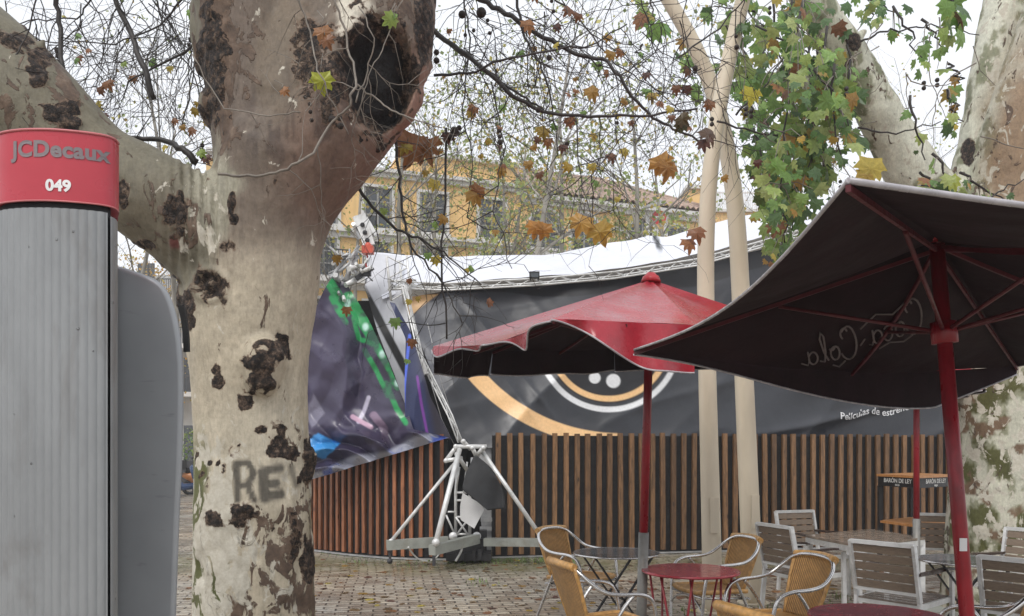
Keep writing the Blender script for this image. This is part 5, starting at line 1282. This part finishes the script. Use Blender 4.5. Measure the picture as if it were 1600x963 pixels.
# mirrored script print showing through the second panel
def script_print():
    A_, B_, C_ = ap, C2, C3
    n = (B_-A_).cross(C_-A_)
    def onpanel(px, py):
        d = P(px, py, 1.0)-Vector((0, 0, EYE)); o = Vector((0, 0, EYE)); k = n.dot(A_-o)/n.dot(d); p = o+d*k
        v0, v1, v2 = B_-A_, C_-A_, p-A_; d00, d01, d11, d20, d21 = v0.dot(v0), v0.dot(v1), v1.dot(v1), v2.dot(v0), v2.dot(v1)
        den = d00*d11-d01*d01; b = (d11*d20-d01*d21)/den; c = (d00*d21-d01*d20)/den; t = b+c; s = c/t if t else 0
        q = fn_[1](t, s); return q-Vector((0, 0, .016))
    def arc(cx, cy, rx, ry, a0, a1, n=14): return [(cx+rx*math.cos(math.radians(a0+(a1-a0)*i/n)), cy+ry*math.sin(math.radians(a0+(a1-a0)*i/n))) for i in range(n+1)]
    G_ = []
    def big(x): return [arc(x+.75, .8, .62, .95, 50, 330), arc(x+1.0, 1.42, .25, .28, -60, 160, 8)]
    G_ += big(0)+[arc(1.75, .45, .33, .42, 0, 360), arc(1.95, .85, .2, .2, 180, 330, 6)]+[arc(2.65, .45, .32, .42, 45, 320)]+[arc(3.4, .42, .33, .38, 30, 360), [(3.75, .85), (3.7, .3), (3.85, .05), (4.05, .1)]]
    G_ += [[(4.35, .5), (4.65, .55)]]+big(4.8)+[arc(6.55, .45, .33, .42, 0, 360), arc(6.75, .85, .2, .2, 180, 330, 6)]+[[(7.1, .1), (7.35, .6), (7.6, 1.4), (7.5, 1.75), (7.3, 1.5), (7.25, .6), (7.4, .05), (7.7, .15)]]+[arc(8.2, .42, .33, .38, 30, 360), [(8.55, .85), (8.5, .3), (8.65, .05), (9.1, .25)]]
    G_ += [[(.9, -.15), (1.6, -.35), (2.6, -.1), (3.4, -.3)], [(5.9, -.2), (6.4, -.5), (6.8, -.3)], [(1.2, 1.7), (2.2, 1.35), (3.4, 1.6), (4.6, 1.1)]]
    m = M(); ox, oy = 1447, 480; ux, uy = -21.0, 6.6; vx, vy = -3.5, -28.0
    for g in G_:
        pts = [onpanel(ox+ux*a+vx*b, oy+uy*a+vy*b+(10 if a > 4.6 else 0)) for a, b in g]; m.tube(pts, .0055, 5)
    obj('mirrored_print', m, simple('faded_print', (.17, .14, .14), .7), cnp)
script_print()

# middle red parasol
Ym = 6.1; apm = P(1017, 437, Ym); footm = G(1000, Ym); hubm = P(1012, 545, Ym)
A0 = P(678, 541, 5.9); A1 = P(865, 498, 4.7); A2_ = P(1085, 508, 5.0); A3_ = P(1265, 520, 6.0); A4_ = P(1235, 528, 7.2); A5_ = P(960, 545, 7.6); A6_ = P(770, 548, 7.0)
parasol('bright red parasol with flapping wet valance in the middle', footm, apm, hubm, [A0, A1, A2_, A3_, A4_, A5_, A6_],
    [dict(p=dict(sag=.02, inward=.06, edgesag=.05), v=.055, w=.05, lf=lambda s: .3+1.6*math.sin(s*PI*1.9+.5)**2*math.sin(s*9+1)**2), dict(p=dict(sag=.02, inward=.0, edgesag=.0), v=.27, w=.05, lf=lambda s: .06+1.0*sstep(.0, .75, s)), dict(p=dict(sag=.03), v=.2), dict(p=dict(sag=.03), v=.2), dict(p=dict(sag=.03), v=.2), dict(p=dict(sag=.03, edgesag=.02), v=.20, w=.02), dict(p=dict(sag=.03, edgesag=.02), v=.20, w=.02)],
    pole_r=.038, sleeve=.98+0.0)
# third parasol hidden behind the near canopy, only the pole shows
Yt = 8.0; ft = G(1432, Yt); hb = Vector((ft.x, ft.y, 2.2)); at_ = Vector((ft.x, ft.y, 2.62))
R3 = [ft+Vector((.64*math.cos(a), .64*math.sin(a), 2.26)) for a in (.5, .5+PI/2, .5+PI, .5+1.5*PI)]
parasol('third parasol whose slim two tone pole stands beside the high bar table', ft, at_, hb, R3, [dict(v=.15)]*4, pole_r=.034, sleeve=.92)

# ================================================================== furniture
def rattan():
    k = NT('rattan_weave'); v = k.coord('Object'); w_ = k.n('ShaderNodeTexWave', {'bands_direction': 'X'}, Vector=k.coord('Object', (1, .15, .02)), Scale=19.0, Distortion=.6).outputs['Fac']
    n = k.noise(v, 25, 4, .6); ln = k.n('ShaderNodeTexWave', {'bands_direction': 'Z'}, Vector=k.coord('Object', (.02, .0, 1)), Scale=55.0, Distortion=1.0).outputs['Fac']
    c = k.ramp(w_, [(.15, (.20, .092, .022)), (.45, (.52, .28, .085)), (.8, (.60, .34, .12))]); c = k.mix(.6, c, k.ramp(n, [(.3, .6), (.7, 1.25)]), 'MULTIPLY'); c = k.mix(.35, c, k.ramp(ln, [(.2, .6), (.6, 1.1)]), 'MULTIPLY')
    k.p(Base_Color=c, Roughness=.38); k.bump(k.math('ADD', w_, k.math('MULTIPLY', ln, .3)), .8, .006); return k.mat
MT['rattan'] = rattan(); MT['cane'] = simple('cane_wrap', (.54, .30, .10), .35, 0, .25, 30)
MT['chrome'] = simple('polished_tube', (.60, .59, .58), .2, .95, .12, 14)
def bistro_chair(label):
    t = thing('bistro_chair', label, 'chair', (0, 0, 0), 'rattan bistro chairs')
    half = [(.235, .275, 0), (.25, .265, .25), (.265, .25, .50), (.275, .22, .625), (.285, .12, .665), (.29, -.02, .665), (.283, -.14, .685), (.262, -.235, .76), (.20, -.295, .83), (.10, -.315, .853)]
    pts = [(-x, y, z) for x, y, z in half]+list(reversed(half)); m = M(); m.tube(smooth_poly(pts), .0135, 10); obj('arm_frame', m, MT['chrome'], t)
    for s in (-1, 1):
        m = M(); m.tube(smooth_poly([(s*.285, .07, .655), (s*.278, -.02, .55), (s*.262, -.14, .32), (s*.25, -.30, 0)]), .0125, 8); obj('rear_leg', m, MT['chrome'], t)
    m = M()
    for s in (-1, 1): m.tube([(s*.262, .25, .41), (s*.255, -.16, .385)], .010, 8)
    m.tube([(-.262, .25, .405), (.262, .25, .405)], .010, 8); m.tube([(-.25, -.17, .38), (.25, -.17, .38)], .010, 8)
    m.tube(smooth_poly([(-.25, .262, .30), (-.12, .262, .395), (.12, .262, .395), (.25, .262, .30)]), .009, 8); obj('under_frame', m, MT['chrome'], t)
    A = np.zeros((25, 25, 3))
    for i in range(25):
        for j in range(25):
            u = i/24*2-1; v = j/24; A[i, j] = (u*(.235-.035*v), .25-.43*v, .445-.012*v-.028*math.sin(PI*v)*(1-u*u)-.02*max(0, .1-v)*10*.5)
    m = M(); m.grid(A); obj('seat', m, MT['rattan'], t, solid=.012)
    m = M(); rim = [(-.2, -.18, .435), (-.235, .22, .446), (-.21, .262, .44), (0, .285, .436), (.21, .262, .44), (.235, .22, .446), (.2, -.18, .435)]; m.tube(smooth_poly(rim), .019, 10); obj('seat_edge', m, MT['cane'], t)
    def bk(u, v):
        w_ = .155+.05*math.sin(min(1, v)*PI*.5); return Vector((u*w_, -.175-.13*v-.035*(1-u*u)*(.3+v*.7)+.03*math.sin(PI*v)*0, .435+.405*v+.012*(1-u*u)*v))
    A = np.zeros((25, 25, 3))
    for i in range(25):
        for j in range(25): A[i, j] = bk(i/24*2-1, j/24)
    m = M(); m.grid(A); obj('backrest', m, MT['rattan'], t, solid=.012)
    m = M(); m.tube([bk(-1+k/8, 1.0)+Vector((0, 0, 0)) for k in range(17)], .026, 10)
    for s in (-1, 1): m.tube([bk(s, k/8) for k in range(9)], .013, 8)
    obj('back_edge', m, MT['cane'], t); return t
def place(t, px, Y, a, label=None):
    g = G(px, Y); t.location = g; t.rotation_euler = (0, 0, math.radians(a-90)); return t
def more(src, px, Y, a, label): g = G(px, Y); return dup(src, g, math.radians(a-90), label)
ch = bistro_chair('rattan chair at the left of the grey round table facing right'); place(ch, 902, 7.55, -42)
more(ch, 943, 5.55, 20, 'rattan chair nearest the front edge left of the grey parasol sleeve')
more(ch, 1116, 6.9, 198, 'rattan chair behind the red round table facing left')
more(ch, 1216, 5.7, 200, 'rattan chair with its back to the slatted aluminium chairs facing left')
more(ch, 1245, 3.95, 22, 'rattan chair cut off at the bottom edge below the red round table')
more(ch, 1521, 4.65, 140, 'rattan chair cut off at the bottom right corner')

def slat_chair(label):
    t = thing('slatted_chair', label, 'chair', (0, 0, 0), 'aluminium chairs with brown slats')
    for s in (-1, 1):
        m = M(); q = [Vector(p) for p in ((s*.25, -.30, 0), (s*.25, -.25, .44), (s*.25, -.345, .88))]
        for a, b in zip(q[:-1], q[1:]): m.beam(a, b, .024, .042, (0, 1, 0))
        obj('rear_post', m, MT['white_metal'], t)
        m = M(); m.beam((s*.262, .245, 0), (s*.262, .235, .635), .024, .042, (0, 1, 0)); obj('front_leg', m, MT['white_metal'], t)
        m = M(); z = [(s*.262, .275, .655), (s*.268, .1, .667), (s*.262, -.1, .655), (s*.252, -.29, .655)]
        for a, b in zip(z[:-1], z[1:]): m.beam(a, b, .05, .02, (0, 0, 1))
        obj('armrest', m, MT['darkwood'], t)
    m = M(); m.beam((-.25, -.343, .872), (.25, -.343, .872), .03, .035, (0, 1, 0)); obj('back_rail', m, MT['white_metal'], t); m = M(); m.beam((-.25, -.275, .50), (.25, -.275, .50), .02, .03, (0, 1, 0)); obj('back_rail', m, MT['white_metal'], t)
    m = M()
    for k in range(5):
        v0 = .515+k*.0695; v1 = v0+.0575; y = lambda z: -.25-(z-.44)/.44*.095
        m.beam((0, y(v0), v0), (0, y(v1), v1), .462, .014, (0, 1, 0))
    obj('back_slats', m, MT['brownslat'], t)
    m = M()
    for s in (-1, 1): m.beam((s*.25, .25, .42), (s*.25, -.25, .405), .022, .04)
    m.beam((-.25, .25, .42), (.25, .25, .42), .022, .04); m.beam((-.25, -.24, .405), (.25, -.24, .405), .022, .04); obj('seat_frame', m, MT['white_metal'], t)
    m = M()
    for k in range(6): y = -.215+k*.084; m.box((0, y, .425+.012*(k/5)), (.47, .076, .014))
    obj('seat_slats', m, simple('wet_seat_slats', (.22, .18, .15), .16, 0, .2, 12), t); return t
sc1 = slat_chair('slatted chair left of the square brown table facing right'); place(sc1, 1256, 7.9, 20)
more(sc1, 1272, 9.2, -72, 'slatted chair behind the left corner of the square brown table')
more(sc1, 1412, 6.55, 38, 'slatted chair in front of the square table with its back to us')
more(sc1, 1474, 8.75, -112, 'slatted chair beyond the square table showing its backrest front')
more(sc1, 1583, 7.15, -150, 'slatted chair at the right frame edge behind the grey round table')
more(sc1, 1624, 5.6, 40, 'slatted chair at the right frame edge in front of the grey round table')

st = thing('square_table', 'square brown slatted table with wet top among the slatted chairs', 'table', tuple(G(1350, 8.25)))
qa, qb, qc, qd = [Vector((*G(x, Y)[:2], .735)) for x, Y in ((1258, 8.25), (1352, 8.95), (1446, 8.05), (1340, 7.4))]
qb = qa+qc-qd
m = M(); n = 9
for k in range(n):
    t0, t1 = k/n+.006, (k+1)/n-.006; vs = [qa.lerp(qb, t0), qa.lerp(qb, t1), qd.lerp(qc, t1), qd.lerp(qc, t0)]; vs += [v-Vector((0, 0, .022)) for v in vs]
    m.add(vs, [(3, 2, 1, 0), (4, 5, 6, 7), (0, 1, 5, 4), (1, 2, 6, 5), (2, 3, 7, 6), (3, 0, 4, 7)])
obj('table_top', m, simple('wet_brown_top', (.27, .215, .17), .15, 0, .3, 8), st)
m = M(); Q = [qa, qb, qc, qd]; cn_ = sum(Q, Vector())/4
for i in range(4): m.beam(Q[i].lerp(cn_, .03)-Vector((0, 0, .05)), Q[(i+1) % 4].lerp(cn_, .03)-Vector((0, 0, .05)), .03, .05)
obj('apron', m, MT['white_metal'], st)
for q in Q: m = M(); p = q.lerp(cn_, .07); m.beam((p.x, p.y, 0), (p.x, p.y, .69), .055, .055, (0, 1, 0)); obj('leg', m, MT['white_metal'], st)

def grey_table(label, px, Y, a):
    t = thing('round_table', label, 'table', (0, 0, 0), 'grey round folding tables'); m = M(); m.disc((0, 0, .715), .355, .012, 56); obj('table_top', m, MT['greytable'], t)
    m = M(); m.tube([(.357*math.cos(k*PI/28), .357*math.sin(k*PI/28), .720) for k in range(56)], .0085, 6, closed=True); obj('rim', m, MT['chrome'], t)
    for s in (-1, 1):
        for d in (-1, 1):
            m = M(); m.beam((s*.25*d, s*.18, .71), (-s*.25*d, s*.18, .0), .012, .028, (0, 1, 0)); obj('leg', m, MT['black'], t)
    m = M(); m.beam((0, -.18, .36), (0, .18, .36), .012, .012); m.beam((.22, -.18, .02), (.22, .18, .02), .012, .02); m.beam((-.22, -.18, .02), (-.22, .18, .02), .012, .02); obj('cross_bar', m, MT['black'], t)
    t.location = G(px, Y); t.rotation_euler = (0, 0, math.radians(a)); return t
gt = grey_table('grey round folding table between rattan chair and parasol sleeve', 963, 6.95, 14)
dup(gt, G(1512, 6.5), math.radians(-8), 'grey round folding table behind the leaning red pole at the right')
def red_table(px, Y, a, label):
    t = thing('round_table', label, 'table', (0, 0, 0), 'red round metal tables'); m = M(); m.disc((0, 0, .712), .34, .010, 56); obj('table_top', m, MT['redtable'], t)
    m = M(); m.tube([(.341*math.cos(k*PI/28), .341*math.sin(k*PI/28), .714) for k in range(56)], .010, 6, closed=True); obj('rim', m, MT['redtable'], t)
    for k in range(4):
        b = PI/4+k*PI/2; f = Vector((.22*math.cos(b), .22*math.sin(b), 0)); m = M()
        for d in (-.42, .42): m.tube([f, (.29*math.cos(b+d), .29*math.sin(b+d), .705)], .0085, 7)
        obj('leg', m, MT['redpaint'], t)
    m = M(); c4_ = [(.235*math.cos(PI/4+k*PI/2), .235*math.sin(PI/4+k*PI/2), .33) for k in range(4)]
    for k in range(4): m.tube([c4_[k], c4_[(k+1) % 4]], .006, 6)
    m.tube([c4_[0], (0, 0, .30), c4_[2]], .006, 6); m.tube([c4_[1], (0, 0, .30), c4_[3]], .006, 6); obj('brace', m, MT['redpaint'], t)
    t.location = G(px, Y); t.rotation_euler = (0, 0, math.radians(a)); return t
rt = red_table(1079, 5.98, 12, 'red round metal table between two rattan chairs beside the parasol pole')
dup(rt, G(1372, 4.35), math.radians(20), 'red round metal table cut off by the bottom edge in the front')

# high bar table
bt = thing('bar_table', 'high black bar table with orange wooden top and shelf by the slatted fence', 'bar table', tuple(G(1430, 11.0)))
a, b, c = G(1372, 11.15), G(1435, 10.4), G(1488, 10.95); d = a+c-b
def quadslab(m, z0, z1, gr=0):
    cn = (a+b+c+d)/4; q = [v+(v-cn)*gr for v in (a, b, c, d)]; vs = [Vector((v.x, v.y, z)) for z in (z0, z1) for v in q]
    m.add(vs, [(0, 3, 2, 1), (4, 5, 6, 7), (0, 1, 5, 4), (1, 2, 6, 5), (2, 3, 7, 6), (3, 0, 4, 7)])
m = M(); quadslab(m, 1.22, 1.25, .04); obj('table_top', m, MT['orangewood'], bt)
m = M(); quadslab(m, .60, .63, -.02); obj('shelf', m, MT['orangewood'], bt)
m = M(); quadslab(m, 1.095, 1.218, 0); ap_ = obj('apron', m, MT['black'], bt)
for v in (a, b, c, d): m = M(); w_ = v.lerp((a+b+c+d)/4, .05); m.beam((w_.x, w_.y, 0), (w_.x, w_.y, 1.095), .05, .05, (0, 1, 0)); obj('leg', m, MT['black'], bt)
wt = simple('white_print', (.72, .71, .68), .5)
for (p, q) in ((a, b), (b, c)):
    e = (q-p).normalized(); L = (q-p).length; nn = Vector((e.y, -e.x, 0))
    for s_, sz, z, bo in (('BARÓN DE LEY', .078, 1.148, .0012), ('RIOJA', .034, 1.108, .0005)):
        put_text('lettering', s_, sz, wt, ap_, lambda v, z=z: p+e*(L/2+v.x)+nn*(.003+v.z)+Vector((0, 0, z+v.y)), ext=.001, bold=bo)

# ================================================================== small things
r = random.Random(77); sp = []
for k in range(420):
    px = r.uniform(290, 1600); Y = r.uniform(8.0, 12.0) if px < 1200 else r.uniform(7.9, 12.5); g = G(px, Y, .006); a = r.uniform(0, 2*PI)
    sp.append((g, r.uniform(.04, .12), (math.cos(a), math.sin(a), .05), (r.gauss(0, .1), r.gauss(0, .1), 1), jitter(r.choice(BRN+YEL+[lin(120, 96, 66)]*3), r, .25)))
Vv, Ff, Cc = leaf_mesh(sp, .12); tag(obj('fallen_leaves', (Vv, Ff), MT['leaf'], colors=Cc), kind='stuff')
# hedge and scooter in the gap beside the trunk
hv = []; R = np.random.RandomState(3)
for k in range(1500): hv.append((Vector((-12.9+R.uniform(-2.2, 2.2), 31.5+R.uniform(-.3, .3), R.uniform(1.1, 2.25)+.15*math.sin(k))), R.uniform(.05, .1), tuple(R.normal(size=3)), tuple(R.normal(size=3)), jitter(GREENS[R.randint(6)], r, .3)))
pl = thing('planter_hedge', 'green hedge in a dark planter in the gap beside the trunk', 'hedge', (-12.9, 31.5, 0)); Vv, Ff, Cc = leaf_mesh(hv); obj('foliage', (Vv, Ff), MT['leaf'], pl, colors=Cc)
m = M(); m.box((-12.9, 31.5, .56), (4.6, .7, 1.1)); obj('planter', m, MT['iron'], pl)
def scooter(loc, rz, label, col):
    t = thing('parked_scooter', label, 'scooter', loc); body = simple('scooter_paint', col, .25, 0, .1, 4); R_ = Matrix.Rotation(rz, 3, 'Z'); L = Vector(loc)
    T = lambda p: L+R_@Vector(p)
    for x in (-.62, .62):
        m = M(); m.tube([T((x+.21*math.cos(k*PI/10), 0, .25+.21*math.sin(k*PI/10))) for k in range(20)], .06, 8, closed=True); w_ = obj('wheel', m, MT['rubber'], t)
        m = M(); m.tube([T((x, -.03, .25)), T((x, .03, .25))], .13, 14); obj('rim', m, MT['alu_dull'], w_)
    m = M(); A = []
    prof = [(.52, .45, .12), (.48, .75, .16), (.40, 1.0, .14), (.36, 1.05, .06)]
    m.tube([T((x, 0, z)) for x, z, w_ in prof], [w_ for x, z, w_ in prof], 12); m.tube([T((.5, 0, .36)), T((.1, 0, .30)), T((-.2, 0, .40)), T((-.55, 0, .62)), T((-.85, 0, .68))], [.10, .12, .2, .2, .07], 12); obj('body', m, body, t)
    m = M(); m.tube([T((0, 0, .76)), T((-.3, 0, .80)), T((-.75, 0, .82))], [.10, .14, .12], 10); obj('seat', m, MT['rubber'], t)
    m = M(); m.tube([T((.38, -.34, 1.08)), T((.42, 0, 1.03)), T((.38, .34, 1.08))], .02, 8)
    for s in (-1, 1): m.tube([T((.42, s*.2, 1.05)), T((.40, s*.26, 1.25))], .008, 6); m.ball(T((.40, s*.27, 1.28)), (.03, .07, .05), 8)
    obj('handlebar', m, MT['iron'], t); m = M(); m.ball(T((.53, 0, .88)), (.05, .09, .07), 8); obj('headlight', m, MT['glass'], t)
    m = M(); m.box(T((-.92, 0, 1.02)), (.36, .38, .32), rz); obj('top_box', m, MT['rubber'], t)
scooter((-10.95, 27.5, 0), .25, 'dark blue scooter with black top box parked behind the trunk', (.03, .06, .14))
scooter((-10.5, 28.8, 0), .5, 'orange scooter parked behind the dark blue one', (.45, .17, .05))

# ================================================================== rainy air
hz = M(); hz.box((2, 30, 14), (130, 76, 34)); hk = bpy.data.materials.new('rain_haze'); hk.use_nodes = True; hk.node_tree.nodes.clear()
ho = hk.node_tree.nodes.new('ShaderNodeOutputMaterial'); hv_ = hk.node_tree.nodes.new('ShaderNodeVolumePrincipled')
hv_.inputs['Color'].default_value = (.93, .95, 1, 1); hv_.inputs['Density'].default_value = 0.0018; hv_.inputs['Anisotropy'].default_value = 0.2
hk.node_tree.links.new(hv_.outputs[0], ho.inputs['Volume'])
tag(obj('haze', hz, hk), kind='stuff'); sc.cycles.volume_bounces = 1
